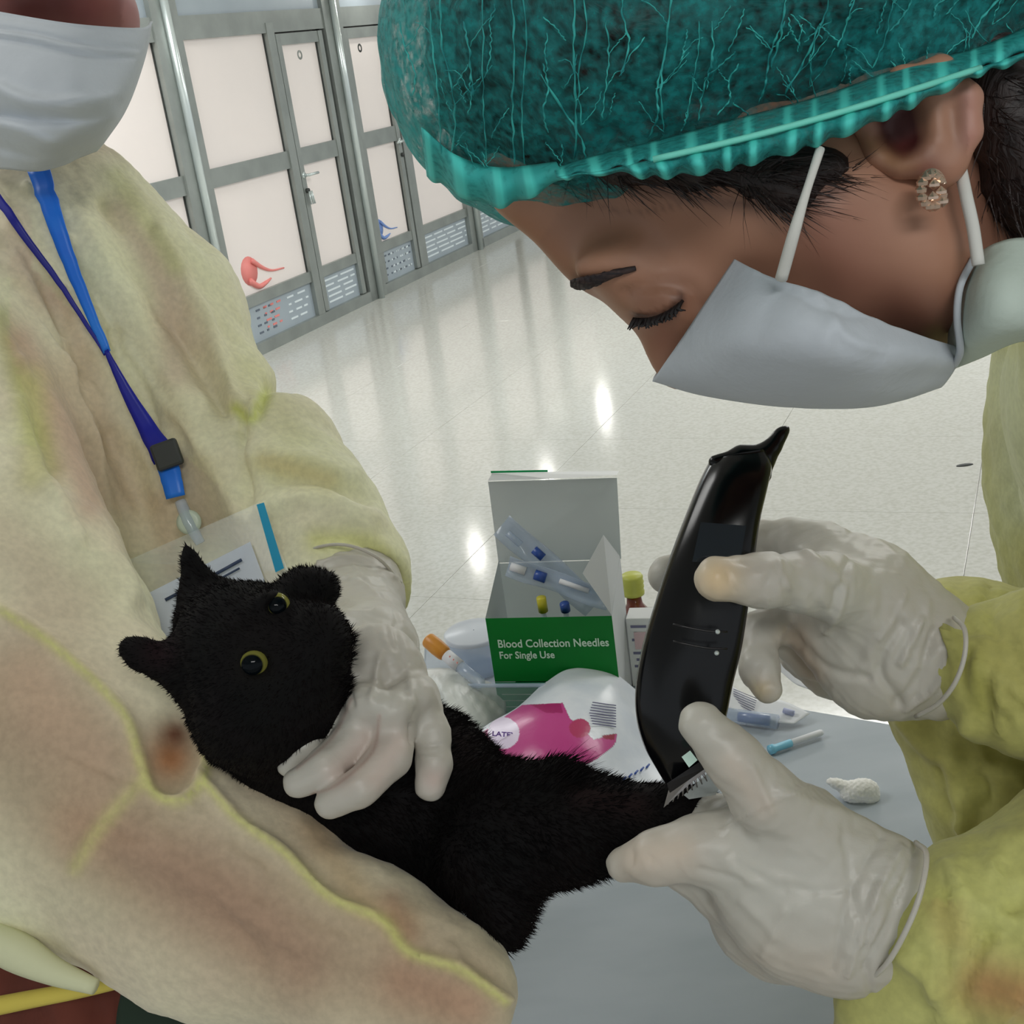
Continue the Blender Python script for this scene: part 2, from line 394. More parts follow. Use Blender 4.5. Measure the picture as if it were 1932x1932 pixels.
for k, (x0, x1) in enumerate(((-0.26, 0.62), (0.75, 1.34), (1.66, 2.24), (2.42, 3.26))):
    film_lines(wall, x0, x1, 2.08, 2.32, M_filmw, 4, 20+k, (0.15, 0.45))
def decal(name, x, z, s, mt, parent, seed):
    """round head with two trailing strokes"""
    V, Fc = lathe([(0, 0), (0.07*s, 0), (0.07*s, -0.003), (0, -0.003)], WM @ Matrix.Translation((x, 0.011, z)) @ Matrix.Rotation(math.pi/2, 4, 'X') @ Matrix.Rotation(seed, 4, 'Z'), 18)
    t1 = [WM @ Vector((x+0.03*s+dx*s, 0.009, z+dz*s)) for dx, dz in ((0, 0.045), (0.08, -0.005), (0.16, -0.035), (0.27, -0.045))]
    t2 = [WM @ Vector((x+dx*s, 0.009, z+dz*s)) for dx, dz in ((-0.02, -0.045), (0.05, -0.085), (0.12, -0.080), (0.17, -0.070))]
    V, Fc = join([(V, Fc), tube(t1, [0.014*s, 0.010*s, 0.006*s, 0.004*s], 6), tube(t2, [0.018*s, 0.014*s, 0.010*s, 0.004*s], 6)])
    mk(name, V, Fc, mt, parent)
decal('red_decal', -0.02, 0.515, 1.3, M_red, w3, 0); decal('blue_decal', 1.74, 0.475, 0.95, M_blue, w5, 0)
for par, x, z, r0 in ((w4, 1.05, 1.74, 0.03), (w5, 1.90, 1.74, 0.03)):
    V, Fc = lathe([(r0*0.55, 0), (r0, 0), (r0, -0.005), (r0*0.55, -0.005), (r0*0.55, 0)], WM @ Matrix.Translation((x, 0.010, z)) @ Matrix.Rotation(math.pi/2, 4, 'X'), 20)
    mk('round_notice', V, Fc, M_alu if par is w4 else M_gap, par)
def door_handle(par, x, z, d):
    V, Fc = join([tube([WM @ Vector((x, -0.02, z)), WM @ Vector((x, -0.065, z))], 0.010, 10, 1), tube([WM @ Vector((x, -0.062, z)), WM @ Vector((x+d*0.12, -0.062, z))], 0.009, 10, 1),
                  lathe([(0, 0), (0.022, 0), (0.022, 0.008), (0, 0.008)], WM @ Matrix.Translation((x, -0.018, z)) @ Matrix.Rotation(math.pi/2, 4, 'X'), 16)])
    mk('handle', V, Fc, M_chrome, par)
    V, Fc = lathe([(0, 0), (0.016, 0), (0.016, 0.02), (0, 0.02)], WM @ Matrix.Translation((x, -0.018, z-0.10)) @ Matrix.Rotation(math.pi/2, 4, 'X'), 14)
    mk('lock', V, Fc, M_gap, par)
door_handle(w4, 0.775, 0.99, 1); door_handle(w5, 2.235, 1.045, -1)
# keys hanging from the lock
kk = [tube([WM @ Vector((0.775+a*0.02, -0.045, 0.885)), WM @ Vector((0.775+a*0.03, -0.05, 0.80))], 0.006, 6, 1) for a in (-0.6, 0.3, 1.0)]
V, Fc = join(kk); mk('keys', V, Fc, M_chrome, w4)
# small ceiling lamps whose glow shows in the polished floor
lc = []
for px, py in ((1140, 770), (1035, 912), (900, 1042)):
    v = R_*(px-966)/FPX - U_*(py-966)/FPX + F_; g = CAM+v*(-H/v[2]); v = v*np.array([1, 1, -1]); z = 2.86
    q = Vector(g+v*(z/v[2])); dist = (q-A0).dot(WN)
    if dist < 0.30:        # keep it on this side of the partition
        g_ = Vector(g); vv = Vector(v); t = ((A0-g_).dot(WN)+0.30)/vv.dot(WN); q = g_+vv*t
    lc.append(q)
LL = ('pendant lamp nearest the left, glowing above the partition', 'middle one of three small lamps hanging before the partition', 'farthest small lamp hanging before the partition')
for k, q in enumerate(lc[::-1]):
    t = thing('pendant_lamp', LL[k], 'lamp', q, 'small hanging lamps before the partition')
    V, Fc = lathe([(0.001, -0.045), (0.03, -0.04), (0.045, -0.01), (0.042, 0.02), (0.02, 0.05)], Matrix.Translation(q), 20); mk('bulb', V, Fc, M_lampg, t)
    V, Fc = join([lathe([(0.02, 0.045), (0.024, 0.05), (0.02, 0.10), (0.0, 0.10)], Matrix.Translation(q), 16), tube([q+Vector((0, 0, 0.09)), Vector((q.x, q.y, CEIL))], 0.004, 6, 1)]); mk('cord', V, Fc, M_chrome, t)
PLAB = ('added flat ceiling light panel left of the workers', 'added flat ceiling light panel right of the workers', 'added ceiling light panel left of mid hall', 'added ceiling light panel right of mid hall', 'added ceiling light panel at the far end of the hall', 'added ceiling light panel behind the camera')
for k, (lx, ly) in enumerate(((-1.6, 1.6), (1.8, 2.2), (-2.2, 6.0), (2.4, 6.8), (6.2, 10.5), (0.4, -1.6))):  # housings for the added, unseen ceiling lights
    dx, dy = (2.4, 1.2) if ly > 5 else (1.2, 0.6)
    t = thing('added_light_panel', PLAB[k], 'ceiling light', (lx, ly, CEIL-0.04), 'added light panels on the ceiling')
    bm = bmesh.new(); box_bm(bm, Matrix.Translation((lx, ly, CEIL-0.02)), dx+.06, dy+.06, 0.04, bevel=0.004); from_bm('frame', bm, M_alu, t)
    bm = bmesh.new(); box_bm(bm, Matrix.Translation((lx, ly, CEIL-0.043)), dx, dy, 0.006); from_bm('diffuser', bm, M_panelg, t)
# ================================================================== TABLE AND WHAT LIES ON IT
TZ = 0.90
M_table = mat('grey_table_top', (170, 179, 187), 0.30, col2=(156, 166, 174), scale=5, detail=3, stretch=(1, 3, 1), bump=0.05, bscale=9, spec=0.45)
M_leg = mat('table_leg_steel', (170, 172, 174), 0.35, metal=0.7)
M_green = mat('green_carton', (0, 160, 62), 0.45, col2=(2, 152, 58), scale=8)
M_teal = mat('teal_green_carton', (30, 168, 110), 0.45)
M_card = mat('white_carton', (236, 238, 238), 0.6, col2=(228, 230, 230), scale=7)
M_grayc = mat('grey_carton_inside', (206, 211, 210), 0.7, col2=(192, 199, 199), scale=5)
M_ink = mat('white_ink', (205, 235, 212), 0.5); M_grayink = mat('grey_ink', (120, 120, 150), 0.6)
M_clear = mat('clear_plastic', (196, 214, 236), 0.12, alpha=0.42, spec=0.7)
M_clear2 = mat('thin_clear_plastic', (215, 232, 236), 0.15, alpha=0.16, spec=0.7)
M_bluep = mat('blue_plastic', (45, 80, 160), 0.35); M_yel = mat('yellow_plastic', (205, 195, 50), 0.4)
M_orange = mat('orange_cap', (226, 158, 62), 0.4, col2=(214, 140, 50), scale=40)
M_brown = mat('amber_glass', (110, 44, 16), 0.12, spec=0.7); M_lime = mat('lime_cap', (186, 190, 84), 0.4)
M_white = mat('white_paper', (232, 234, 238), 0.6, col2=(222, 226, 232), scale=12); M_cotton = mat('cotton', (240, 240, 236), 0.95, bump=0.6, bscale=180)
M_magenta = mat('magenta_print', (186, 60, 132), 0.4, col2=(168, 48, 116), scale=14)
c_far = plane_pt(1690, 1366, TZ); c_near = plane_pt(1862, 1614, TZ)
ex = (c_far-c_near).normalized(); fl = plane_pt(800, 1215, TZ)          # right edge direction, far-left corner
right_near = c_near-ex*0.55
tabp = [c_far, fl, fl-ex*0.75+Vector((-0.25, 0, 0)), right_near]
# square table: far edge from far-left to far-right, sides towards the viewer
sx = (c_far-fl).normalized(); nearL = fl-ex*0.72; nearR = c_far-ex*0.72
tcen = (c_far+fl+nearL+nearR)/4
tb = thing('table', 'grey smooth topped table under the clippers and supplies', 'table', (tcen.x, tcen.y, 0))
bm = bmesh.new(); top = [bm.verts.new(p) for p in (c_far, fl, nearL, nearR)]; bot = [bm.verts.new(p-Vector((0, 0, 0.022))) for p in (c_far, fl, nearL, nearR)]
bm.faces.new(top); bm.faces.new(bot[::-1])
for i in range(4): bm.faces.new((top[i], bot[i], bot[(i+1) % 4], top[(i+1) % 4]))
bmesh.ops.recalc_face_normals(bm, faces=bm.faces); bmesh.ops.bevel(bm, geom=list(bm.edges), offset=0.003, segments=2, affect='EDGES')
from_bm('tabletop', bm, M_table, tb)
for p in (c_far, fl, nearL, nearR):
    q = p+(tcen-p)*0.12; V, Fc = tube([(q.x, q.y, TZ-0.02), (q.x, q.y, 0.0)], 0.018, 12, 1); mk('leg', V, Fc, M_leg, tb)
def T(px, py, dz=0.0): return plane_pt(px, py, TZ)+Vector((0, 0, dz))
E0 = 0.0006
# ---- box of needles
bl, br = T(944, 1352), T(1176, 1352); bx = (br-bl).normalized(); bw = (br-bl).length; BM_ = frame(bl+Vector((0, 0, E0)), bx)   # y = away
Bd = Vector((-bx.y, bx.x, 0)); 
hb = 0.125; dep = 0.085; th = 0.0012
bxo = thing('needle_box', 'open green and white carton of blood collection needles on the table', 'box', bl+bx*bw/2+Vector((0, 0, E0)))
def bpan(name, pts, mt, nrm=None, par=bxo, t=th):
    bm = bmesh.new(); vs = [bm.verts.new(BM_ @ Vector(p)) for p in pts]; bm.faces.new(vs)
    r = bmesh.ops.solidify(bm, geom=list(bm.faces), thickness=t); bmesh.ops.recalc_face_normals(bm, faces=bm.faces)
    return from_bm(name, bm, mt, par)
fp = bpan('front_panel', [(0, 0, 0.045), (bw, 0, 0.045), (bw, 0, hb), (0, 0, hb)], M_green)
bpan('front_panel_foot', [(0, 0, 0), (bw, 0, 0), (bw, 0, 0.044), (0, 0, 0.044)], M_teal)
bpan('side_panel', [(0, 0, 0), (0, dep, 0), (0, dep, hb+0.035), (0, 0, hb)], M_grayc)
bpan('side_panel', [(bw, 0, 0), (bw, dep, 0), (bw, dep, hb+0.035), (bw, 0, hb)], M_card)
bpan('back_panel', [(0, dep, 0), (bw, dep, 0), (bw, dep, hb+0.03), (0, dep, hb+0.03)], M_grayc)
bpan('bottom_panel', [(0, 0, 0.001), (bw, 0, 0.001), (bw, dep, 0.001), (0, dep, 0.001)], M_grayc)
bpan('lid', [(-0.001, dep, hb+0.031), (bw+0.001, dep, hb+0.031), (bw+0.004, dep+0.012, hb+0.125), (-0.003, dep+0.012, hb+0.128)], M_grayc)
bpan('lid_flap', [(-0.003, dep+0.012, hb+0.129), (bw*0.5, dep+0.014, hb+0.127), (bw+0.004, dep+0.013, hb+0.128), (bw+0.004, dep+0.03, hb+0.127), (-0.003, dep+0.034, hb+0.131)], M_card)
bpan('lid_edge', [(-0.004, dep+0.032, hb+0.1315), (bw*0.45, dep+0.030, hb+0.130), (bw*0.45, dep+0.030, hb+0.1325), (-0.004, dep+0.032, hb+0.134)], M_teal)
bpan('side_flap', [(bw, 0.0, hb+0.001), (bw, dep, hb+0.034), (bw-0.012, dep*0.75, hb+0.070), (bw-0.030, 0.015, hb+0.045)], M_card)
TM2 = BM_ @ Matrix.Rotation(math.pi/2, 4, 'X')
text('lettering', 'Blood Collection Needles', TM2 @ Matrix.Translation((0.010, hb-0.036, 0.0014)), 0.0138, M_ink, fp, sx=0.88, bold=0.0002)
text('lettering', 'For Single Use', TM2 @ Matrix.Translation((0.010, hb-0.050, 0.0014)), 0.0125, M_ink, fp, sx=0.88, bold=0.0002)
for z in (0.012, 0.02, 0.028, 0.038):
    bpan('white_line', [(0.006, -0.0006, z), (bw*0.6, -0.0006, z), (bw*0.6, -0.0006, z+0.0012), (0.006, -0.0006, z+0.0012)], M_ink, t=0.0003)
# blister bags sticking out of the box
def bag(name, label, cat, pts0, pts1, w, mt, extra, grp=None):
    t = thing(name, label, cat, BM_ @ Vector(pts0), grp)
    a, b_ = Vector(pts0), Vector(pts1); n = 12; mm = 6; d = (b_-a).normalized(); s = d.cross(Vector((0.1, -1, 0.1))).normalized(); up = d.cross(s)
    V = []
    for i in range(n):
        for j in range(mm):
            f = i/(n-1); g = j/(mm-1)-0.5; V.append(BM_ @ (a+(b_-a)*f+s*(w*g)+up*(0.004*math.sin(f*9)*math.cos(g*5)+0.006*(1-4*g*g)*math.sin(f*math.pi))))
    o = mk('bag', V, grid_faces(n, mm), mt, t); md = o.modifiers.new('t', 'SOLIDIFY'); md.thickness = 0.0006
    for (f, g, r, l, mt2, nm) in extra:
        c = a+(b_-a)*f+s*(w*g); V, Fc = tube([BM_ @ (c-d*l/2+up*0.002), BM_ @ (c+d*l/2+up*0.002)], r, 10, 1); mk(nm, V, Fc, mt2, t)
    return t
bag('needle_packet', 'crumpled clear packet with blue needle hubs leaning out of the carton', 'packet', (bw*0.80, 0.045, hb-0.01), (bw*0.10, 0.068, hb+0.085), 0.030, M_clear,
    ((0.30, 0, 0.0035, 0.03, M_clear, 'needle_sleeve'), (0.62, 0.1, 0.005, 0.014, M_bluep, 'needle_hub'), (0.85, -0.1, 0.004, 0.02, M_clear, 'needle_sleeve')))
bag('needle_packet', 'flat clear packet with a dark blue hub lying across the carton mouth', 'packet', (bw*0.95, 0.030, hb+0.004), (bw*0.16, 0.040, hb+0.046), 0.024, M_clear,
    ((0.35, 0.1, 0.003, 0.035, M_white, 'needle_sleeve'), (0.68, 0.0, 0.006, 0.013, M_bluep, 'needle_hub'), (0.9, 0.0, 0.005, 0.018, M_white, 'needle_sleeve')))
for k, (fx, mt_, lb) in enumerate(((0.42, M_yel, 'small yellow capped needle standing inside the carton'), (0.60, M_bluep, 'small dark capped needle inside the carton mouth'))):
    t = thing('capped_needle', lb, 'needle', BM_ @ Vector((bw*fx, 0.03, 0.003)))
    V, Fc = tube([BM_ @ Vector((bw*fx, 0.03, 0.003)), BM_ @ Vector((bw*fx, 0.028, hb-0.006))], 0.003, 10, 1); mk('sleeve', V, Fc, M_clear, t)
    V, Fc = tube([BM_ @ Vector((bw*fx, 0.028, hb-0.006)), BM_ @ Vector((bw*fx, 0.026, hb+0.012-0.008*k))], 0.0055, 12, 1); mk('cap', V, Fc, mt_, t)
# ---- clear tray in front of the box
tl, tr_ = T(868, 1360), T(1165, 1360)
TRM = frame(tl+Vector((0, 0, E0)), bx); tw = (tr_-tl).dot(bx)
tray = thing('clear_tray', 'clear plastic tray edge standing before the green carton', 'tray', tl+bx*tw/2+Vector((0, 0, E0)))
bm = bmesh.new(); box_bm(bm, TRM, tw, 0.0012, 0.052, (tw/2, -0.012, 0.026)); from_bm('wall', bm, M_clear2, tray)
bm = bmesh.new(); box_bm(bm, TRM, tw+0.004, 0.005, 0.0035, (tw/2, -0.014, 0.053), 0.001); from_bm('rim', bm, M_clear, tray)
bm = bmesh.new(); box_bm(bm, TRM, 0.0012, 0.012, 0.052, (0, -0.006, 0.026)); from_bm('wall', bm, M_clear2, tray)
# ---- soft pack: white bag with a magenta print
def inpoly(pts, poly):
    x, y = pts[:, 0], pts[:, 1]; ins = np.zeros(len(pts), bool); n = len(poly)
    for i in range(n):
        (x1, y1), (x2, y2) = poly[i], poly[(i+1) % n]
        ins ^= ((y1 > y) != (y2 > y)) & (x < (x2-x1)*(y-y1)/((y2-y1)+1e-9)+x1)
    return ins
pk_p = [[(1022, 1292, 1.416), (1075, 1262, 1.421), (1150, 1266, 1.421), (1205, 1305, 1.411)],
        [(975, 1335, 1.381), (1050, 1312, 1.351), (1150, 1322, 1.346), (1220, 1365, 1.371)],
        [(905, 1380, 1.351), (1020, 1368, 1.301), (1130, 1390, 1.286), (1236, 1425, 1.331)],
        [(905, 1440, 1.311), (1010, 1440, 1.266), (1120, 1455, 1.254), (1250, 1470, 1.286)],
        [(960, 1520, 1.258), (1060, 1525, 1.248), (1150, 1525, 1.244), (1262, 1510, 1.248)]]
g = patch_c(pk_p, 56, 48); uv = pix(g.reshape(-1, 3)); cols = np.zeros((len(uv), 4))
def ink(poly, c): 
    k = inpoly(uv, poly); cols[k] = (*lin(c), 1)
def circ(x, y, r, ry=None): return [(x+r*math.cos(t), y+(ry or r)*math.sin(t)) for t in np.linspace(0, 6.283, 25)[:-1]]
ink([(985, 1330), (1062, 1326), (1075, 1355), (1120, 1395), (1165, 1385), (1160, 1405), (1130, 1430), (1085, 1455), (1040, 1480), (985, 1490), (900, 1440), (895, 1392), (955, 1350)], (188, 62, 134))
ink([(1000, 1329), (1058, 1327), (1062, 1345), (1030, 1345)], (160, 30, 100)); ink(circ(1094, 1374, 20, 18), (176, 48, 96))
ink([(1135, 1388), (1162, 1384), (1158, 1396), (1140, 1394)], (150, 30, 60)); ink(circ(950, 1383, 30), (226, 214, 236))
pk = mk('glove_pack', cam2world(g.reshape(-1, 3)), grid_faces(*g.shape[:2]), mat('soft_pack_film', (224, 229, 236), 0.30, col2=(208, 215, 226), scale=25, paint=True, bump=0.35, bscale=26, bdist=0.004), None, cols=cols,
        label='crumpled white plastic pack with magenta print before the green carton', cat='plastic pack')
md = pk.modifiers.new('t', 'SOLIDIFY'); md.thickness = 0.004; md.offset = 1
def face_cam(px, py, d, ang=0.0, tilt=0.0):
    """frame on a surface seen about face on: x right, y up in the picture, turned by ang"""
    M = Matrix.Identity(4); a = math.radians(ang); x = R_*math.cos(a)+U_*math.sin(a); y = -R_*math.sin(a)+U_*math.cos(a); z = -F_
    y2 = y*math.cos(tilt)+z*math.sin(tilt); z2 = np.cross(x, y2); o = P(px, py, d)
    for i in range(3): M[i][0], M[i][1], M[i][2], M[i][3] = x[i], y2[i], z2[i], o[i]
    return M
def gdep(px, py):
    return float(g.reshape(-1, 3)[((uv-np.array([px, py]))**2).sum(1).argmin(), 2])
text('lettering', 'LATEX', face_cam(928, 1388, gdep(950, 1383)-0.008, -4, 0.5), 0.0085, mat('violet_ink', (120, 90, 170), 0.5), pk, bold=0.0002)
V, Fc = [], []
for k in range(9):
    a = 1112+abs(k-4)*1.5; V_, F_c = tube([P(a, 1325+k*5, gdep(a, 1325+k*5)-0.0045), P(1162, 1331+k*5, gdep(1162, 1331+k*5)-0.0045)], 0.0006, 5, 1); V, Fc = join([(V, Fc), (V_, F_c)])
mk('fine_print', V, Fc, M_grayink, pk)
for k in range(6):
    x, y = 1165+k*11, 1478-k*6; mk('blue_print', *tube([P(x, y, gdep(x, y)-0.005), P(x+5, y-6, gdep(x+5, y-6)-0.005)], 0.0011, 5, 1), M_bluep, pk)
# ---- amber bottle and printed carton behind the clippers
b0 = T(1206, 1218); bt = thing('bottle', 'small amber glass bottle with lime screw cap behind the printed carton', 'bottle', b0)
hN = 0.075
mk('body', *lathe([(0, E0), (0.018, E0), (0.019, 0.004), (0.019, 0.045), (0.010, 0.058), (0.008, hN), (0, hN)], Matrix.Translation(b0), 28), M_brown, bt)
mk('cap', *lathe([(0, hN-0.004), (0.0135, hN-0.004), (0.0140, hN), (0.0128, hN+0.003), (0.0142, hN+0.006), (0.0130, hN+0.009), (0.0142, hN+0.012), (0.0130, hN+0.015), (0.0138, hN+0.019), (0.012, hN+0.022), (0, hN+0.022)], Matrix.Translation(b0), 28), M_lime, bt)
c0 = T(1190, 1300, E0); CM = frame(c0, bx); ct = thing('printed_carton', 'small white carton with grey print right of the green carton', 'carton', c0+bx*0.03)
bm = bmesh.new(); box_bm(bm, CM, 0.062, 0.03, 0.088, (0.033, 0.020, 0.044), 0.001); cc = from_bm('carton_body', bm, M_card, ct)
for k in range(9):
    bm = bmesh.new(); box_bm(bm, CM, 0.004 if k % 2 else 0.018, 0.0006, 0.003, (0.012 if k % 2 else 0.016, 0.0045, 0.010+k*0.0085)); from_bm('print_line', bm, M_grayink, cc)
bm = bmesh.new(); box_bm(bm, CM, 0.02, 0.0006, 0.022, (0.02, 0.0044, 0.06)); from_bm('pink_print', bm, mat('pale_pink_print', (226, 196, 200), 0.5), cc)
# ---- clear round tub, sample tube, white sachets left of the box
j0 = T(905, 1262); jt = thing('clear_tub', 'round clear plastic tub left of the green carton', 'tub', j0)
JM = Matrix.Translation(j0)
mk('tub_wall', *lathe([(0.001, E0), (0.030, E0), (0.033, 0.004), (0.036, 0.040), (0.037, 0.050), (0.0355, 0.051), (0.034, 0.040), (0.030, 0.006), (0.001, 0.003)], JM, 36), M_clear, jt)
mk('lid', *lathe([(0.001, 0.054), (0.036, 0.053), (0.038, 0.051), (0.038, 0.047)], JM, 36), mat('milky_plastic', (226, 232, 238), 0.3, alpha=0.6), jt)
tp = [P(803, 1204, 1.46), P(826, 1222, 1.455), P(862, 1250, 1.448), P(935, 1262, 1.44)]
tt = thing('sample_tube', 'blood sample tube with orange cap lying left of the green carton', 'sample tube', T(850, 1275, E0))
a_, b_ = P(806, 1206, 1.475), P(842, 1236, 1.462); dd_ = (b_-a_).normalized()
mk('cap', *tube([a_, a_+dd_*0.002, a_+dd_*0.016, b_-dd_*0.004, b_], [0.0078, 0.0092, 0.0098, 0.0092, 0.0075], 18, 1), M_orange, tt)
mk('cap_plug', *tube([a_-dd_*0.001, a_+dd_*0.001], 0.005, 12, 1), M_gap, tt)
mk('tube_label', *tube([b_, b_+dd_*0.022], 0.0076, 16, 1), M_white, tt)
e_ = P(936, 1300, 1.445); mk('glass', *tube([b_+dd_*0.018, b_+dd_*0.055, b_+dd_*0.058], [0.0072, 0.0072, 0.004], 16, 1), M_clear, tt)
for k in range(3):
    c_ = b_+dd_*(0.005+k*0.006)-Vector(F_)*0.0074; mk('red_mark', *tube([c_-Vector(U_)*0.003, c_+Vector(U_)*0.003+Vector(R_)*0.001], 0.0008, 5, 1), M_red, tt)
sg = patch_c([[(800, 1262, 1.50), (850, 1262, 1.47), (900, 1278, 1.47), (950, 1300, 1.48)], [(790, 1300, 1.45), (850, 1300, 1.41), (905, 1325, 1.41), (955, 1345, 1.44)],
              [(800, 1360, 1.40), (860, 1370, 1.355), (915, 1385, 1.37), (950, 1390, 1.41)], [(800, 1440, 1.33), (860, 1440, 1.32), (900, 1440, 1.33), (940, 1420, 1.36)]], 10, 10)
sg[..., 2] += 0.004*np.sin(sg[..., 0]*420)*np.cos(sg[..., 1]*350)
sheet('crumpled_bag', sg, mat('milky_bag', (224, 228, 224), 0.35, col2=(204, 210, 206), scale=30, alpha=0.85, bump=0.4, bscale=40, bdist=0.004), None, 0.001, label='crumpled milky white plastic bag between the cat and the green carton', cat='plastic bag')
def flat(name, pts, h, mt, parent=None, z0=E0, **kw):
    bm = bmesh.new(); lo = [bm.verts.new(T(x, y, z0)) for x, y in pts]; hi = [bm.verts.new(T(x, y, z0+h)) for x, y in pts]; n = len(pts)
    bm.faces.new(hi); bm.faces.new(lo[::-1])
    for i in range(n): bm.faces.new((lo[i], lo[(i+1) % n], hi[(i+1) % n], hi[i]))
    bmesh.ops.recalc_face_normals(bm, faces=bm.faces); return from_bm(name, bm, mt, parent, **kw)
def curled(name, rows, mt, th, **kw): return sheet(name, patch_c(rows, 8, 8), mt, None, th, **kw)
TD = lambda px, py, dz=0.0: float((np.array(T(px, py, dz))-CAM)@F_)
def TR(pts): return [(x, y, TD(x, y)-k) for x, y, k in pts]
pA = curled('paper_packet', [TR([(1378, 1292, .045), (1420, 1318, .03), (1475, 1322, .03), (1528, 1346, .02)]), TR([(1370, 1336, .02), (1412, 1350, .012), (1455, 1362, .012), (1498, 1366, .012)])], M_white, 0.0008,
            label='torn white paper packet with fine print beside the clippers', cat='packet')
for k in range(7):
    t_ = k/6; a = P(1384+t_*10-k*1.6, 1300+k*4.2, TD(1390, 1300+k*4)-0.042+0.003*k); b2 = P(1428-k, 1318+k*4.2, TD(1425, 1320+k*4)-0.036+0.003*k); mk('print_line', *tube([a, b2], 0.0004, 5, 1), M_grayink, pA)
mk('print_block', *tube([P(1478, 1340, TD(1478, 1340)-0.028), P(1498, 1346, TD(1498, 1346)-0.024)], 0.003, 8, 1), mat('lilac_print', (176, 182, 214), 0.5), pA)
curled('paper_strip', [TR([(1464, 1246, .02), (1490, 1262, .03), (1522, 1280, .02), (1552, 1310, .008)]), TR([(1474, 1268, .012), (1500, 1290, .012), (1525, 1300, .008), (1546, 1312, .004)])], M_white, 0.0008,
       label='curled white paper strip below the upper gloved hand', cat='paper strip')
pt = thing('blue_vial', 'small clear vial with dark blue content under the torn paper packet', 'vial', T(1420, 1368, E0))
mk('vial', *tube([T(1372, 1362, .009), T(1468, 1376, .009)], 0.008, 14, 1), M_clear, pt); mk('content', *tube([T(1395, 1366, .009), T(1452, 1374, .009)], 0.0055, 12, 1), M_bluep, pt)
nt_ = thing('needle', 'needle with pale blue hub and white sleeve lying on the grey table', 'needle', T(1500, 1408, E0))
a_, b_ = T(1452, 1424, .0055), T(1552, 1390, .0055); d_ = (b_-a_)
mk('hub', *tube([a_, a_+d_*0.08, a_+d_*0.12, a_+d_*0.40, a_+d_*0.42], [0.0050, 0.0052, 0.0040, 0.0042, 0.003], 14, 1), mat('pale_blue_hub', (130, 200, 228), 0.3), nt_)
mk('sleeve', *tube([a_+d_*0.36, a_+d_*0.96, b_], [0.0034, 0.0036, 0.0028], 12, 1), M_white, nt_)
cs = Sculpt(0.0012); dz_ = TD(1610, 1500)-0.009
cs.ell(1620, 1492, dz_, 36, 22, 0.012, 15, 0.004).ell(1588, 1482, dz_+.003, 30, 11, 0.008, -18, 0.004).ell(1640, 1498, dz_, 20, 22, 0.010, 0, 0.004).run()
cs.ripple(600, 0.0006, 3); cs.build('cotton_pad', M_cotton, None, label='white cotton pad on the table edge beside the lower glove', cat='cotton pad')
# ================================================================== PEOPLE AND CAT
M_skinw = mat('skin_woman', (178, 132, 106), 0.5, col2=(166, 120, 98), scale=14, paint=True, sss=0.05, bump=0.05, bscale=160)
M_skinm = mat('skin_left_person', (150, 88, 80), 0.5, col2=(128, 70, 66), scale=12, paint=True, sss=0.05)
M_hair = mat('dark_brown_hair', (24, 15, 14), 0.5, col2=(44, 28, 24), scale=40, stretch=(1, 8, 1), bump=0.5, bscale=120, bstretch=(1, 10, 1))
M_gown = mat('yellow_nonwoven_gown', (240, 240, 204), 0.75, col2=(226, 212, 186), scale=7, detail=5, fac=(0.38, 0.68), paint=True, bump=0.4, bscale=34, bdist=0.005, sheen=0.15, fine=0.09)
M_gown2 = mat('yellow_green_gown', (196, 197, 120), 0.75, col2=(178, 174, 100), scale=9, detail=5, paint=True, bump=0.35, bscale=30, bdist=0.004, sheen=0.15, fine=0.08)
M_glove = mat('latex_glove', (194, 192, 182), 0.42, col2=(184, 179, 168), scale=16, paint=True, bump=0.25, bscale=45, bstretch=(1, 2.2, 1), bdist=0.003, sss=0.08)
M_mask = mat('white_mask_fabric', (190, 197, 204), 0.7, col2=(196, 203, 210), scale=30, bump=0.15, bscale=240, paint=True)
M_mask2 = mat('pale_green_mask_fabric', (192, 206, 196), 0.7, col2=(184, 198, 188), scale=30, bump=0.2, bscale=240)
M_cord = mat('white_elastic', (214, 214, 208), 0.7)
M_trou = mat('red_brown_trousers', (112, 52, 36), 0.85, col2=(84, 40, 30), scale=12, bump=0.3, bscale=60)
M_dark = mat('dark_green_cloth', (30, 48, 34), 0.9, col2=(20, 34, 26), scale=9)
M_shoe = mat('dark_shoe', (40, 40, 44), 0.6)
# ------------------------------------------------------------------ left person (holds the cat)
foot = P(60, 1500, 1.02); pa = thing('person', 'person in pale yellow gown, white mask and blue lanyard holding the black cat', 'person', (foot.x, foot.y, 0))
g1 = Sculpt(0.0032)
tor = [(85, 330, 1.01, 90), (60, 520, 1.00, 230), (60, 800, 0.99, 270), (70, 1150, 0.97, 300)]
g1.chain(tor, 0.05)
g1.chain([(150, 470, 1.01, 165), (300, 600, 1.00, 142), (395, 735, 0.97, 106)], 0.04)                 # far shoulder and upper arm
g1.chain([(390, 765, 0.97, 100), (500, 880, 0.93, 132), (590, 985, 0.885, 118), (645, 1095, 0.85, 110), (658, 1150, 0.84, 108)], 0.03)   # far forearm
g1.chain([(-250, 700, 0.88, 320), (-70, 1260, 0.76, 350), (130, 1470, 0.715, 285), (400, 1680, 0.675, 215), (690, 1810, 0.645, 150), (850, 1868, 0.625, 98), (885, 1895, 0.615, 78)], 0.03, q=1.25)
g1.ell(395, 940, .975, 130, 220, 0.075, 0, 0.04)
g1.ell(552, 716, .95, 52, 20, 0.06, 35, 0.012, 'sub')
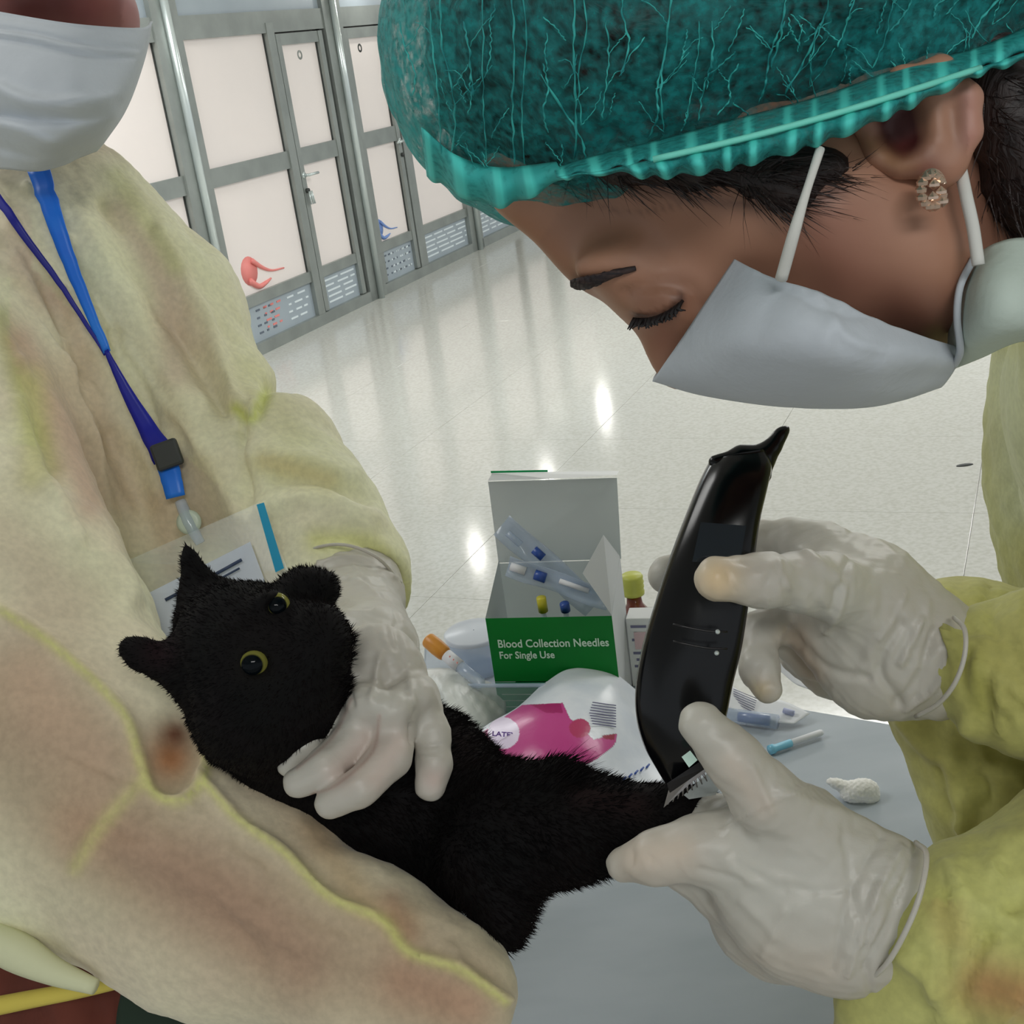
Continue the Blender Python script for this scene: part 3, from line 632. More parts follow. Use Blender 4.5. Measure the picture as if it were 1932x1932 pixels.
# hem of the far sleeve is open
A_, B_ = C(655, 1085, 0.852), C(700, 1270, 0.79)
n_ = (B_-A_)/np.linalg.norm(B_-A_); cutc = C(690, 1215, 0.82)
def cutfn(X, Y, Z):   # slab below the cuff plane, kept to a ball round the wrist
    h = -((X-A_[0]-0.018*n_[0])*n_[0]+(Y-A_[1]-0.018*n_[1])*n_[1]+(Z-A_[2]-0.018*n_[2])*n_[2])
    r = np.sqrt((X-cutc[0])**2+(Y-cutc[1])**2+(Z-cutc[2])**2)-0.06
    return np.maximum(h, r)
g1.ops.append((cutfn, cutc-0.06, cutc+0.06, 0.002, 'sub'))
g1.cap((640, 1060, 0.858, 92), (700, 1260, 0.79, 92), 0.002, 'sub')
# pocket where the near sleeve sags open
g1.ell(322, 1432, 0.635, 48, 64, 0.032, 10, 0.015, 'sub')
g1.run()
FOLDS = [([(0, 860), (90, 930), (180, 1010), (250, 1160), (330, 1290)], 30, 0.004), ([(0, 1150), (110, 1225), (230, 1340), (262, 1430), (290, 1495), (345, 1510), (385, 1460), (390, 1400)], 12, 0.005),
         ([(385, 1475), (450, 1545), (540, 1610), (620, 1690), (720, 1735), (770, 1795), (870, 1830), (955, 1890)], 12, 0.005), ([(262, 1480), (190, 1560), (140, 1640)], 16, 0.0035),
         ([(40, 690), (150, 830), (210, 1000), (245, 1130)], 26, 0.008), ([(160, 420), (330, 740), (450, 960)], 22, 0.006), ([(0, 520), (60, 680), (100, 900)], 20, -0.006),
         ([(100, 540), (190, 730), (260, 960)], 26, -0.008), ([(210, 380), (340, 620), (440, 800)], 20, -0.007), ([(300, 440), (400, 640), (450, 780)], 16, 0.005),
         ([(455, 780), (460, 880), (465, 960)], 10, -0.008), ([(470, 860), (560, 870), (660, 900)], 22, 0.006), ([(500, 960), (590, 945), (700, 985)], 18, 0.006), ([(520, 900), (600, 905), (690, 945)], 12, -0.006),
         ([(590, 1010), (660, 1010), (745, 1080)], 14, -0.004), ([(445, 770), (475, 790), (500, 745)], 10, -0.006), ([(470, 800), (480, 760)], 8, 0.006),
         ([(0, 1500), (200, 1640), (500, 1800), (800, 1900)], 50, -0.006), ([(300, 1600), (420, 1700), (560, 1790)], 24, 0.003), ([(730, 1730), (770, 1800)], 16, -0.006), ([(850, 1790), (900, 1850), (960, 1880)], 12, 0.003)]
for l, w, a in FOLDS: g1.fold(l, w, a)
_r = random.Random(12)
for _k in range(24):
    _x = _r.uniform(-10, 400); _y = _r.uniform(340, 800); _l = _r.uniform(120, 320); _a = _r.uniform(0.9, 1.25); _w = _r.uniform(-25, 25)
    g1.fold([(_x, _y), (_x+_l*.5*math.cos(_a)+_w, _y+_l*.5*math.sin(_a)), (_x+_l*math.cos(_a), _y+_l*math.sin(_a))], _r.uniform(8, 16), _r.choice((-1, 1))*_r.uniform(0.003, 0.006))
for _k in range(12):
    _x = _r.uniform(0, 600); _y = 1380+_x*0.55+_r.uniform(-60, 140); _l = _r.uniform(80, 220); _a = _r.uniform(0.2, 1.0)
    g1.fold([(_x, _y), (_x+_l*math.cos(_a), _y+_l*math.sin(_a))], _r.uniform(7, 14), _r.choice((-1, 1))*_r.uniform(0.001, 0.002))
g1.normals(); g1.ripple(55, 0.0016, 5); g1.ripple(150, 0.0005, 8); g1.normals()
TAN = (186, 146, 118); YEL = (214, 216, 130); PNK = (206, 178, 160)  # pale shoulder rim below: hall light painted into the cloth colour
gc = g1.paint([([(240, 380), (370, 520), (470, 680)], 60, (228, 230, 186), 0.5), ([(300, 480), (380, 640)], 40, (206, 180, 156), 0.45), ([(120, 560), (180, 760), (240, 940)], 34, (200, 158, 138), 0.4), ([(-40, 1350), (180, 1560), (420, 1700), (640, 1800), (860, 1880)], 170, (158, 132, 104), 0.72), ([(0, 600), (50, 740), (100, 880)], 26, (168, 170, 92), 0.7), ([(480, 720), (560, 830)], 60, (214, 214, 146), 0.5), ([(140, 700), (260, 1000)], 60, (196, 176, 140), 0.4), ([(330, 600), (420, 760)], 45, TAN, 0.35), ([(40, 640), (120, 800), (170, 950)], 38, (190, 140, 120), 0.6), ([(230, 400), (300, 520), (330, 700)], 45, PNK, 0.7), ([(20, 430), (80, 560)], 40, PNK, 0.5),  # wide tan sleeve stroke: arm under thin cloth plus painted shade
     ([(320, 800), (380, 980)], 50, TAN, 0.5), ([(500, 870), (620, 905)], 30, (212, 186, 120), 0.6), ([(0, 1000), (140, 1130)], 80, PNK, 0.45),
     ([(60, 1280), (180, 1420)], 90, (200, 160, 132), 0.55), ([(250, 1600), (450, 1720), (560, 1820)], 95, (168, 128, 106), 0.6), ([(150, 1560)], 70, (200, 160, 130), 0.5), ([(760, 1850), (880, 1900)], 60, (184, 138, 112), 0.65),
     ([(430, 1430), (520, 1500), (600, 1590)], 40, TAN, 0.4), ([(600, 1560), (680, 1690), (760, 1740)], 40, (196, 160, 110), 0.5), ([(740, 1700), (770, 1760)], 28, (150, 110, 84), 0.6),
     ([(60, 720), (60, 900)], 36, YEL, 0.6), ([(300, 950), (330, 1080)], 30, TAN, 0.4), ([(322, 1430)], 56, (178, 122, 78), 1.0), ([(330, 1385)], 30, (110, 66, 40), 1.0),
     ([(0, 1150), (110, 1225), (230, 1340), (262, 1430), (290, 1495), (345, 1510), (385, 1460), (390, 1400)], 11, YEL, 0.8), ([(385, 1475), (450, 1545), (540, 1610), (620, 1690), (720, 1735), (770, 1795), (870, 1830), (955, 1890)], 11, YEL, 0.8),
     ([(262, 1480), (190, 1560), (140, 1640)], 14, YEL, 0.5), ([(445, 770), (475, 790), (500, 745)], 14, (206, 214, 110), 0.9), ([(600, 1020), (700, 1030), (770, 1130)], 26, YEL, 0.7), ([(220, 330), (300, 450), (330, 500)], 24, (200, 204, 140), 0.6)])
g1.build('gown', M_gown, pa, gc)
# body: head, neck, trunk, legs in one surface
pb = Sculpt(0.005)
pb.ell(55, 50, 0.97, 160, 250, 0.085, -8, 0.02).ell(150, 20, 0.93, 106, 90, 0.06, 0, 0.02).chain([(50, 300, 1.0, 95), (70, 420, 1.02, 120)], 0.03)
pb.chain([(90, 450, 1.02, 110), (80, 1000, 1.0, 190)], 0.04)
hip = cam2world(C(80, 1000, 1.0))
def wc(v):   # world -> px,py,d
    r = np.array(v)-CAM; d = r@F_; return (966+FPX*(r@R_)/d, 966-FPX*(r@U_)/d, d)
for sgn in (-1, 1):
    hx = hip+np.array([-0.08+sgn*0.09, 0.02*sgn, -0.12]); kn = hx+np.array([0.01*sgn, 0.0, -0.32]); an = np.array([kn[0], kn[1]+0.02, 0.10])
    pts = [(*wc(v), r/wc(v)[2]*FPX) for v, r in ((hx, 0.085), (kn, 0.058), (an, 0.036))]
    pb.chain(pts, 0.03)
pb.run(); pbc = pb.paint([([(40, 10), (110, 5)], 40, (84, 40, 36), 0.8), ([(235, 20), (245, 45)], 22, (176, 120, 118), 0.5)]); pb.build('body', M_skinm, pa, pbc)
for sgn in (-1, 1):   # trousers and shoes
    hx = hip+np.array([-0.08+sgn*0.09, 0.02*sgn, -0.02]); kn = hx+np.array([0.01*sgn, 0.0, -0.42]); an = np.array([kn[0], kn[1]+0.02, 0.10])
    mk('trouser_leg', *tube([hx, (hx+kn)/2, kn, (kn+an)/2, an], [0.11, 0.10, 0.08, 0.075, 0.07], 20, 4), M_trou, pa)
    s_ = Sculpt(0.006); a, b = wc(an+np.array([0, -0.03, -0.055])), wc(an+np.array([0.10, -0.02, -0.062])); s_.cap((*a, 0.042*FPX/a[2]), (*b, 0.034*FPX/b[2])).run(); s_.build('shoe', M_shoe, pa)
# open front of the gown in the lower left: red-brown clothing, tie and dark cloth
lg = patch_c([[(-120, 1700, .80), (60, 1760, .78), (220, 1800, .77), (420, 1830, .76)], [(-120, 1850, .79), (60, 1870, .76), (220, 1890, .75), (420, 1900, .74)], [(-120, 2100, .78), (60, 2100, .75), (220, 2100, .74), (420, 2080, .73)]], 10, 10)
lg[..., 2] += 0.006*np.sin(lg[..., 0]*130+lg[..., 1]*60)
sheet('shirt', lg, M_trou, pa, 0.002)
lg2 = patch_c([[(230, 1868, .72), (330, 1862, .715), (420, 1880, .71), (560, 1930, .70)], [(220, 1930, .725), (330, 1930, .72), (420, 1940, .71), (560, 1960, .70)], [(220, 2060, .73), (330, 2060, .72), (420, 2060, .71), (560, 2040, .70)]], 8, 8)
sheet('waistband', lg2, M_dark, pa, 0.002)
mk('gown_tie', *tube([P(-40, 1905, .735), P(60, 1885, .725), P(150, 1868, .715), P(230, 1850, .70)], [0.0055, 0.005, 0.0045, 0.004], 8, 5), mat('yellow_tie', (214, 196, 88), 0.8, bump=0.3, bscale=80), pa)
mk('gown_hem', *tube([P(-60, 1750, .665), P(30, 1795, .655), P(100, 1832, .65), P(180, 1862, .645)], [0.009, 0.010, 0.007, 0.004], 10, 5), mat('pale_hem', (212, 214, 176), 0.8, bump=0.3, bscale=60), pa)
# mask of the left person: pleated sheet bowed over nose and chin
mg = patch_c([[(-90, 5, .90), (0, 22, .855), (120, 42, .825), (200, 50, .825), (272, 52, .85), (286, 40, .90)],
              [(-90, 70, .90), (0, 84, .84), (120, 104, .812), (190, 118, .815), (258, 112, .84), (272, 110, .90)],
              [(-90, 160, .90), (0, 162, .83), (110, 188, .80), (180, 190, .805), (228, 195, .835), (240, 200, .90)],
              [(-90, 250, .91), (0, 245, .84), (90, 262, .812), (150, 262, .82), (192, 258, .85), (200, 262, .90)],
              [(-90, 318, .95), (0, 318, .875), (60, 322, .86), (100, 316, .865), (150, 296, .885), (182, 284, .92)]], 14, 14)
S_ = Sculpt(0.003); S_.c = mg.reshape(-1, 3); S_.q = grid_faces(*mg.shape[:2]); S_.n = np.tile([0, 0, -1.0], (len(S_.c), 1)); S_.p = pix(S_.c)
for l, w, a in (([(-50, 50), (60, 62), (150, 82), (262, 92)], 5, -0.0022), ([(-50, 66), (60, 82), (150, 102), (250, 108)], 6, -0.003), ([(-50, 58), (60, 72), (150, 94), (255, 100)], 4, 0.002),
                ([(0, 170), (60, 196), (130, 200), (215, 190)], 14, 0.007), ([(0, 215), (60, 222), (130, 222), (205, 212)], 12, -0.006), ([(0, 235), (50, 250), (100, 275)], 12, 0.005), ([(0, 275), (60, 290), (120, 296)], 12, -0.004),
                ([(-50, 22), (60, 38), (150, 52), (250, 60)], 5, -0.0015)):
    S_.fold(l, w, a, False)
mo = sheet('mask', S_.c.reshape(mg.shape), M_mask, pa, 0.0015)
# lanyard with badge: its own thing
la = thing('lanyard', 'blue lanyard with clear badge pouch hanging on the yellow gown', 'lanyard', P(330, 1100, .88))
M_lan1 = mat('bright_blue_ribbon', (22, 112, 232), 0.4, col2=(36, 130, 240), scale=20); M_lan2 = mat('dark_blue_ribbon', (10, 14, 130), 0.45, col2=(16, 24, 150), scale=20)
def ribbon(name, line, w0, w1, mt, parent, lift=0.004):
    """flat band lying on the gown; half widths in px"""
    l = catmull(np.array(line, float), 8); n = len(l); V = []
    for i in range(n):
        t = l[min(i+1, n-1)]-l[max(i-1, 0)]; t /= np.linalg.norm(t); s = np.array([t[1], -t[0]]); w = w0+(w1-w0)*i/(n-1)
        if callable(lift): d = lift(i/(n-1))
        else: d = g1.depth(*l[i], 14)-lift
        for e in (-1, -0.33, 0.33, 1): V.append(C(l[i][0]+s[0]*w*e, l[i][1]+s[1]*w*e, d))
    V = np.array(V)
    D_ = V[:, 2].reshape(n, 4); k = np.ones(5)/5; D_[:, :] = np.convolve(np.pad(D_[:, 0], 2, 'edge'), k, 'valid')[:, None]; V[:, 2] = D_.ravel()
    o = mk(name, cam2world(V), grid_faces(n, 4), mt, parent); md = o.modifiers.new('t', 'SOLIDIFY'); md.thickness = 0.0012; return o
ribbon('strap', [(72, 315), (105, 420), (150, 540), (203, 665)], 21, 7, M_lan1, la, 0.008)
ribbon('strap', [(-10, 365), (50, 450), (120, 545), (200, 670)], 9, 3, M_lan2, la, 0.007)
ribbon('strap', [(200, 660), (240, 740), (280, 810), (312, 865)], 4, 24, mat('royal_blue_ribbon', (8, 30, 176), 0.4, col2=(14, 20, 140), scale=14), la, 0.010)
ribbon('strap', [(316, 872), (332, 938)], 21, 18, M_lan1, la, 0.011)
db = g1.depth(315, 860, 14)-0.013
fm = face_cam(315, 858, db, 20); bm = bmesh.new(); box_bm(bm, fm, 0.019, 0.019, 0.006, bevel=0.002); from_bm('slider', bm, M_gap, la)
dc = db-0.002
fm = face_cam(358, 985, dc+0.002, 14)
mk('clip', *lathe([(0, 0), (0.0075, 0), (0.0085, 0.001), (0.0085, 0.003), (0.006, 0.004), (0.003, 0.0036), (0, 0.0036)], fm, 20), mat('milky_clip', (200, 214, 196), 0.35), la)
mk('clip_strap', *tube([P(340, 945, dc+.002), P(356, 985, dc), P(378, 1025, dc)], [0.004, 0.0045, 0.0035], 8, 3), M_clear, la)
# pouch lies tilted: corners in the picture
def quad(name, pts, th, mt, parent, **kw):
    bm = bmesh.new(); bm.faces.new([bm.verts.new(P(*p)) for p in pts]); bmesh.ops.solidify(bm, geom=list(bm.faces), thickness=th); bmesh.ops.recalc_face_normals(bm, faces=bm.faces); return from_bm(name, bm, mt, parent, **kw)
pd = 0.795
quad('pouch', [(235, 1060, pd+.004), (490, 948, pd+.016), (545, 1080, pd+.012), (305, 1225, pd-.002)], 0.0012, M_clear2, la)
quad('zip_strip', [(484, 952, pd+.007), (498, 948, pd+.007), (536, 1072, pd+.004), (520, 1080, pd+.004)], 0.0015, mat('cyan_zip', (50, 190, 230), 0.35), la)
card = quad('card', [(278, 1120, pd-.003), (472, 1022, pd+.003), (505, 1110, pd+.002), (318, 1225, pd-.008)], 0.0008, mat('badge_card', (240, 246, 255), 0.45, col2=(232, 240, 252), scale=20), la)
for (x0, y0, x1, y1, r) in ((312, 1132, 350, 1112, .0011), (398, 1088, 456, 1056, .0011), (404, 1098, 452, 1072, .0007), (330, 1150, 362, 1134, .0006)):
    mk('print_line', *tube([P(x0, y0, pd-.006), P(x1, y1, pd-.004)], r, 6, 1), mat('navy_ink', (50, 66, 96), 0.5) if 'navy_ink' not in bpy.data.materials else bpy.data.materials['navy_ink'], card)
# gloved hand round the cat's neck
h1 = Sculpt(0.0013)
h1.chain([(640, 1040, 0.868, 96), (655, 1130, 0.83, 96), (690, 1220, 0.740, 94)], 0.02, q=1.25)
h1.ell(712, 1285, 0.672, 96, 110, 0.020, 12, 0.02).ell(700, 1230, 0.712, 92, 90, 0.024, 0, 0.02)
h1.chain([(658, 1275, 0.664, 38), (610, 1350, 0.642, 31), (574, 1408, 0.634, 27), (546, 1446, 0.634, 22)], 0.003)
h1.chain([(690, 1335, 0.650, 47), (664, 1400, 0.634, 40), (612, 1450, 0.620, 37), (564, 1476, 0.620, 30)], 0.0025)
h1.chain([(745, 1345, 0.648, 47), (736, 1428, 0.628, 41), (680, 1486, 0.611, 37), (622, 1516, 0.612, 30)], 0.0025)
h1.chain([(788, 1310, 0.660, 40), (814, 1385, 0.650, 34), (820, 1440, 0.645, 32), (812, 1482, 0.645, 30)], 0.004)
for kx, ky, kd in ((690, 1325, .632), (742, 1338, .630), (786, 1312, .646)): h1.ell(kx, ky, kd, 34, 30, 0.008, 0, 0.010)
h1.chain([(640, 1160, 0.80, 44), (575, 1180, 0.79, 36), (530, 1150, 0.78, 30)], 0.01)
h1.cap((640, 1050, 0.868, 84), (634, 980, 0.89, 92), 0.002, 'sub', q=1.3)
h1.run()
for l, w, a in ( ([(775, 1370), (778, 1400)], 5, -0.002), ([(600, 1060), (680, 1050), (740, 1090)], 4, 0.0012), ([(605, 1072), (680, 1064), (745, 1105)], 4, -0.001),
                ([(650, 1250), (665, 1330)], 6, -0.0016), ([(720, 1230), (700, 1320)], 7, 0.0014), ([(770, 1260), (780, 1330)], 7, 0.0014), ([(745, 1180), (760, 1250)], 6, -0.001), ([(790, 1410), (830, 1405)], 3, -0.0008), ([(795, 1430), (835, 1428)], 3, 0.0008)):
    h1.fold(l, w, a)
h1.wrinkle(660, 1110, 60, 30, 15, 16, 3, (40, 110), (3, 5), 0.0008).wrinkle(720, 1250, 50, 60, 75, 12, 4, (40, 90), (4, 7), 0.0007)
h1.ripple(260, 0.00035, 12); h1.normals()
h1c = h1.paint([([(690, 1400), (640, 1460)], 30, (208, 188, 178), 0.7), ([(750, 1400), (710, 1470)], 26, (208, 188, 178), 0.6), ([(815, 1470)], 24, (212, 186, 176), 0.6), ([(662, 1320), (628, 1390), (560, 1450)], 4, (120, 84, 72), 0.6), ([(716, 1350), (702, 1420), (636, 1480), (590, 1498)], 4, (150, 112, 98), 0.6)])  # last two thin strokes are shade painted between the fingers
h1.build('glove', M_glove, pa, h1c)
mk('glove_cuff_edge', *tube([P(x, y, d) for x, y, d in ((548, 1068, .835), (590, 1036, .815), (650, 1028, .80), (712, 1052, .80), (756, 1100, .82))], 0.0011, 8, 5), M_glove, pa)
# ------------------------------------------------------------------ the cat
M_fur = mat('black_fur_skin', (8, 8, 8), 0.8, spec=0.15, col2=(14, 11, 12), scale=30, paint=True)
M_hairb = mat('black_fur', (8, 7, 8), 0.8, spec=0.1, col2=(18, 13, 13), scale=25)
M_eye = mat('cat_eye', (10, 16, 20), 0.06, paint=True, spec=0.12)
cat_loc = P(760, 1650, .70)
ct_ = thing('cat', 'black cat with yellow green eyes held in a gloved hand', 'cat', cat_loc)
k1 = Sculpt(0.0018)
def nearer(x): return 0.052 if x < 900 else max(0.0, 0.052*(1300-x)/400)
_e, _c = k1.ell, k1.cap
k1.ell = lambda px, py, d, *a, **k: _e(px, py, d-nearer(px), *a, **k)
k1.cap = lambda a, b, *r, **k: _c((a[0], a[1], a[2]-nearer(a[0]), a[3]), (b[0], b[1], b[2]-nearer(b[0]), b[3]), *r, **k)
k1.ell(487, 1246, .700, 138, 144, 0.041, 20, 0.01).ell(430, 1200, .705, 92, 95, 0.032, 0, 0.012)
k1.ell(590, 1212, .682, 62, 62, 0.021, 0, 0.02).ell(606, 1180, .680, 40, 34, 0.013, 0, 0.010).ell(606, 1242, .677, 44, 38, 0.015, 20, 0.012).ell(640, 1205, .672, 16, 13, 0.007, 0, 0.004).ell(560, 1300, .690, 62, 55, 0.022, 30, 0.02)
k1.ell(495, 1345, .690, 118, 80, 0.030, 30, 0.02)                                          # cheek and throat
k1.cap((405, 1160, .705, 52), (347, 1020, .708, 2), 0.010, q=1.6).cap((370, 1170, .705, 40), (352, 1050, .708, 8), 0.008, q=1.8)
k1.cap((350, 1268, .690, 48), (262, 1232, .690, 27), 0.012, q=1.5).cap((262, 1232, .690, 27), (243, 1222, .692, 20), 0.006, q=1.5)
k1.ell(300, 1228, .672, 34, 15, 0.008, -12, 0.004, 'sub')
k1.chain([(600, 1120, .712, 34), (578, 1112, .705, 38)], 0.012).ell(610, 1098, .702, 24, 22, 0.010, 0, 0.006).ell(585, 1092, .700, 22, 18, 0.009, 0, 0.006).ell(619, 1120, .704, 17, 20, 0.008, 0, 0.005).ell(560, 1106, .702, 26, 20, 0.010, 20, 0.008)
k1.chain([(508, 1338, .705, 106), (590, 1430, .738, 118), (720, 1490, .755, 148), (790, 1512, .750, 144), (900, 1574, .730, 110), (985, 1570, .700, 104)], 0.03, q=1.35)
k1.chain([(985, 1560, .695, 105), (1080, 1560, .675, 84), (1150, 1556, .660, 62), (1240, 1537, .640, 34), (1300, 1527, .630, 22), (1352, 1516, .622, 12)], 0.02)
k1.chain([(905, 1620, .700, 70), (940, 1690, .690, 42), (952, 1735, .686, 22), (956, 1768, .684, 14)], 0.02)          # other hind leg
k1.chain([(1020, 1500, .690, 40), (1052, 1462, .685, 18), (1085, 1470, .680, 8)], 0.012)                               # tuft at the knee
k1.ell(502, 1132, .676, 24, 15, 0.008, 30, 0.01)                                                                        # far brow
k1.ell(480, 1252, .658, 25, 23, 0.010, 20, 0.004, 'sub').ell(522, 1142, .670, 20, 14, 0.010, 35, 0.004, 'sub')
k1.run(); k1.ripple(160, 0.0006, 4); k1.normals()
kc = k1.paint([([(1100, 1500), (1200, 1520)], 30, (38, 24, 24), 0.6), ([(300, 1228)], 34, (34, 18, 22), 0.7), ([(870, 1400)], 40, (34, 24, 24), 0.5), ([(480, 1252)], 34, (22, 20, 14), 0.6)])
k1.build('body', M_fur, ct_, kc)
# coat of short hairs: thin tapered blades leaning along the body
def coat(S, n, ln, wd, flow, seed, keep=None, nw=0.45):
    r = np.random.default_rng(seed); q = S.q; c = S.c
    e1, e2 = c[q[:, 2]]-c[q[:, 0]], c[q[:, 3]]-c[q[:, 1]]; ar = np.linalg.norm(np.cross(e1, e2), axis=1)
    pr = ar*(S.n[q[:, 0], 2] < 0.45)
    if keep is not None: pr = pr*keep(S.p[q[:, 0]])
    pr /= pr.sum(); f = r.choice(len(q), n, p=pr); u, v = r.random((2, n, 1))
    a = c[q[f, 0]]*(1-u)*(1-v)+c[q[f, 1]]*u*(1-v)+c[q[f, 2]]*u*v+c[q[f, 3]]*(1-u)*v
    nn = S.n[q[f, 0]]; fl = flow(pix(a)); fl = fl-nn*(fl*nn).sum(1)[:, None]
    d = nn*nw+fl*0.9+r.normal(size=(n, 3))*0.22; d /= np.linalg.norm(d, axis=1)[:, None]
    s = np.cross(d, r.normal(size=(n, 3))); s /= np.linalg.norm(s, axis=1)[:, None]
    L = (ln*(0.6+0.8*r.random(n)))[:, None] if not callable(ln) else (ln(pix(a))*(0.6+0.8*r.random(n)))[:, None]
    mid = a+d*L*0.55-nn*0.0006; tip = a+d*L+fl*L*0.15
    V = np.stack([a-s*wd-nn*0.0005, a+s*wd-nn*0.0005, mid+s*wd*0.7, mid-s*wd*0.7, tip], 1).reshape(-1, 3)
    b = np.arange(n)*5
    return V, np.stack([b, b+1, b+2, b+3], 1), np.stack([b+3, b+2, b+4, b+4], 1)
def flow(p):
    f = np.zeros((len(p), 3)); f[:, 0] = 1; hd = p[:, 0] < 620
    cx, cy = p[:, 0]-620, p[:, 1]-1200; l = np.hypot(cx, cy)+1
    f[hd, 0] = (cx/l)[hd]; f[hd, 1] = (-cy/l)[hd]
    b = ~hd; f[b, 0] = 0.85; f[b, 1] = np.where(p[b, 1] < 1500, 0.35, -0.35)
    return f
def flen(p):
    L = np.where(p[:, 0] < 640, 0.0023, 0.0048); L = np.where((p[:, 0] > 1180), 0.0030, L); L = np.where((p[:, 0] < 330), 0.0022, L)
    L = np.where((p[:, 0] < 420) & (p[:, 1] < 1130), 0.0026, L); L = np.where((p[:, 0] > 560) & (p[:, 0] < 660) & (p[:, 1] < 1280), 0.0022, L)
    L = np.where((np.hypot(p[:, 0]-1060, p[:, 1]-1462) < 26), 0.014, L); L = np.where(np.hypot(p[:, 0]-480, p[:, 1]-1250) < 60, 0.0018, L); return L
def kp(p): return (np.hypot(p[:, 0]-482, p[:, 1]-1251) > 27) & (np.hypot(p[:, 0]-526, p[:, 1]-1138) > 24)
V, q4, t3 = coat(k1, 42000, flen, 0.00028, flow, 9, kp)
tri = np.concatenate([q4[:, [0, 1, 2]], q4[:, [0, 2, 3]], t3[:, :3]]).astype(np.int32)
mk('fur', cam2world(V), tri, M_hairb, ct_, smooth=False, kind='stuff')
def eye(px, py, d, r, look, name='eye'):
    """eyeball whose paint rings sit round the gaze direction"""
    c = C(px, py, d); V, Fc = [], []; lk = np.array(look, float); lk /= np.linalg.norm(lk); a = np.cross(lk, [0, 1, 0]); a /= np.linalg.norm(a); b = np.cross(lk, a); n = 40; cl = []
    for i in range(26):
        th = math.pi*i/25
        for j in range(n):
            ph = 2*math.pi*j/n; V.append(c+r*(math.cos(th)*lk+math.sin(th)*(math.cos(ph)*a+math.sin(ph)*b)))
            dg = math.degrees(th)
            cl.append((*lin((6, 12, 16)), 1) if dg < 40 else (*lin((124, 122, 58)), 1) if dg < 66 else (*lin((62, 62, 34)), 1) if dg < 74 else (*lin((8, 8, 8)), 1))
    for i in range(25):
        for j in range(n): Fc.append([i*n+j, i*n+(j+1) % n, (i+1)*n+(j+1) % n, (i+1)*n+j])
    return mk(name, cam2world(np.array(V)), Fc, M_eye, ct_, cols=cl)
e1d = k1.depth(482, 1251, 12)
eye(478, 1251, .6148, 0.0083, (0.10, -0.05, -1)); eye(521, 1144, .6270, 0.0072, (0.25, 0.1, -0.8))
nd = k1.depth(640, 1190, 14)
for (x0, y0, x1, y1) in ((625, 1205, 700, 1165), (625, 1215, 705, 1205), (610, 1240, 660, 1290)):
    pass
# ------------------------------------------------------------------ right person (woman with the clippers)
wfoot = np.array([0.62, 0.62, 0.0])
pw = thing('person', 'woman in teal bouffant cap and white mask bending over the black cat', 'person', Vector(wfoot))
f1 = Sculpt(0.0022)
# face in profile looking down left; head about 0.42 m away
f1.ell(1560, 230, .448, 500, 280, 0.056, 17, 0.01)
f1.chain([(1020, 318, .445, 114), (1162, 442, .445, 106), (1270, 530, .442, 88), (1312, 615, .440, 66)], 0.012)     # forehead, brow, eye
f1.ell(1380, 430, .436, 260, 130, 0.050, -20, 0.02).ell(1540, 430, .428, 250, 185, 0.050, -8, 0.02).ell(1680, 530, .430, 150, 130, 0.046, -20, 0.02)
f1.chain([(1285, 610, .440, 40), (1272, 665, .440, 30), (1278, 705, .440, 28)], 0.008)
f1.ell(1450, 650, .438, 150, 80, 0.034, -10, 0.02)
f1.ell(1240, 566, .420, 60, 34, 0.013, -25, 0.022).ell(1150, 500, .420, 66, 26, 0.010, 6, 0.012)
f1.chain([(1780, 520, .445, 120), (1850, 400, .46, 180), (2050, 440, .50, 190), (2320, 600, .56, 240)], 0.03)
f1.run()
for l, w, a in (([(1180, 555), (1240, 535), (1300, 545), (1320, 580)], 14, -0.0022), ([(1195, 600), (1240, 602), (1275, 585)], 6, -0.0014), ([(1200, 585), (1240, 588), (1280, 560)], 6, 0.001),
                ([(1560, 410), (1600, 560)], 60, 0.002)): f1.fold(l, w, a)
f1.normals()
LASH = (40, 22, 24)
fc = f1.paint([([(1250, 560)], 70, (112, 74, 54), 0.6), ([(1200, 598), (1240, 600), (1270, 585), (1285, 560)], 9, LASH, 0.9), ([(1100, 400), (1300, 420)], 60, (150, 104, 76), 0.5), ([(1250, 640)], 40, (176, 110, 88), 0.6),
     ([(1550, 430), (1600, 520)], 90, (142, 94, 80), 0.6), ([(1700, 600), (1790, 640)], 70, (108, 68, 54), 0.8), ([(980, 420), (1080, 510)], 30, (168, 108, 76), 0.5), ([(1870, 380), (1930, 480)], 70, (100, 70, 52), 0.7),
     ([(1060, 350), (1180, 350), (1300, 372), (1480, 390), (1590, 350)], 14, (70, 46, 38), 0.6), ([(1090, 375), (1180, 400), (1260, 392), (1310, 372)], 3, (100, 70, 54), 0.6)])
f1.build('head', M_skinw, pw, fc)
# eyebrow, lashes
def surf_strip(name, S, line, w, mt, parent, lift=0.0012, n=10, wend=0.25, taper=False):
    l = catmull(np.array(line, float), n); N = len(l); V = []
    for i in range(N):
        t = l[min(i+1, N-1)]-l[max(i-1, 0)]; t /= np.linalg.norm(t); s = np.array([t[1], -t[0]]); ww = w*(wend+(1-wend)*math.sin(math.pi*min(1, (i+0.5)/N))**0.7)*((1.15-0.85*i/N) if taper else 1)
        for e in (-1, -.5, 0, .5, 1):
            x, y = l[i]+s*ww*e; V.append(C(x, y, S.depth(x, y, 10)-lift*(1-abs(e)*0.6)))
    o = mk(name, cam2world(np.array(V)), grid_faces(N, 5), mt, parent); md = o.modifiers.new('t', 'SOLIDIFY'); md.thickness = 0.0006; return o
M_brow = mat('brow_hair', (34, 26, 30), 0.7, col2=(70, 50, 44), scale=200, stretch=(1, 1, 6), fac=(0.45, 0.7))
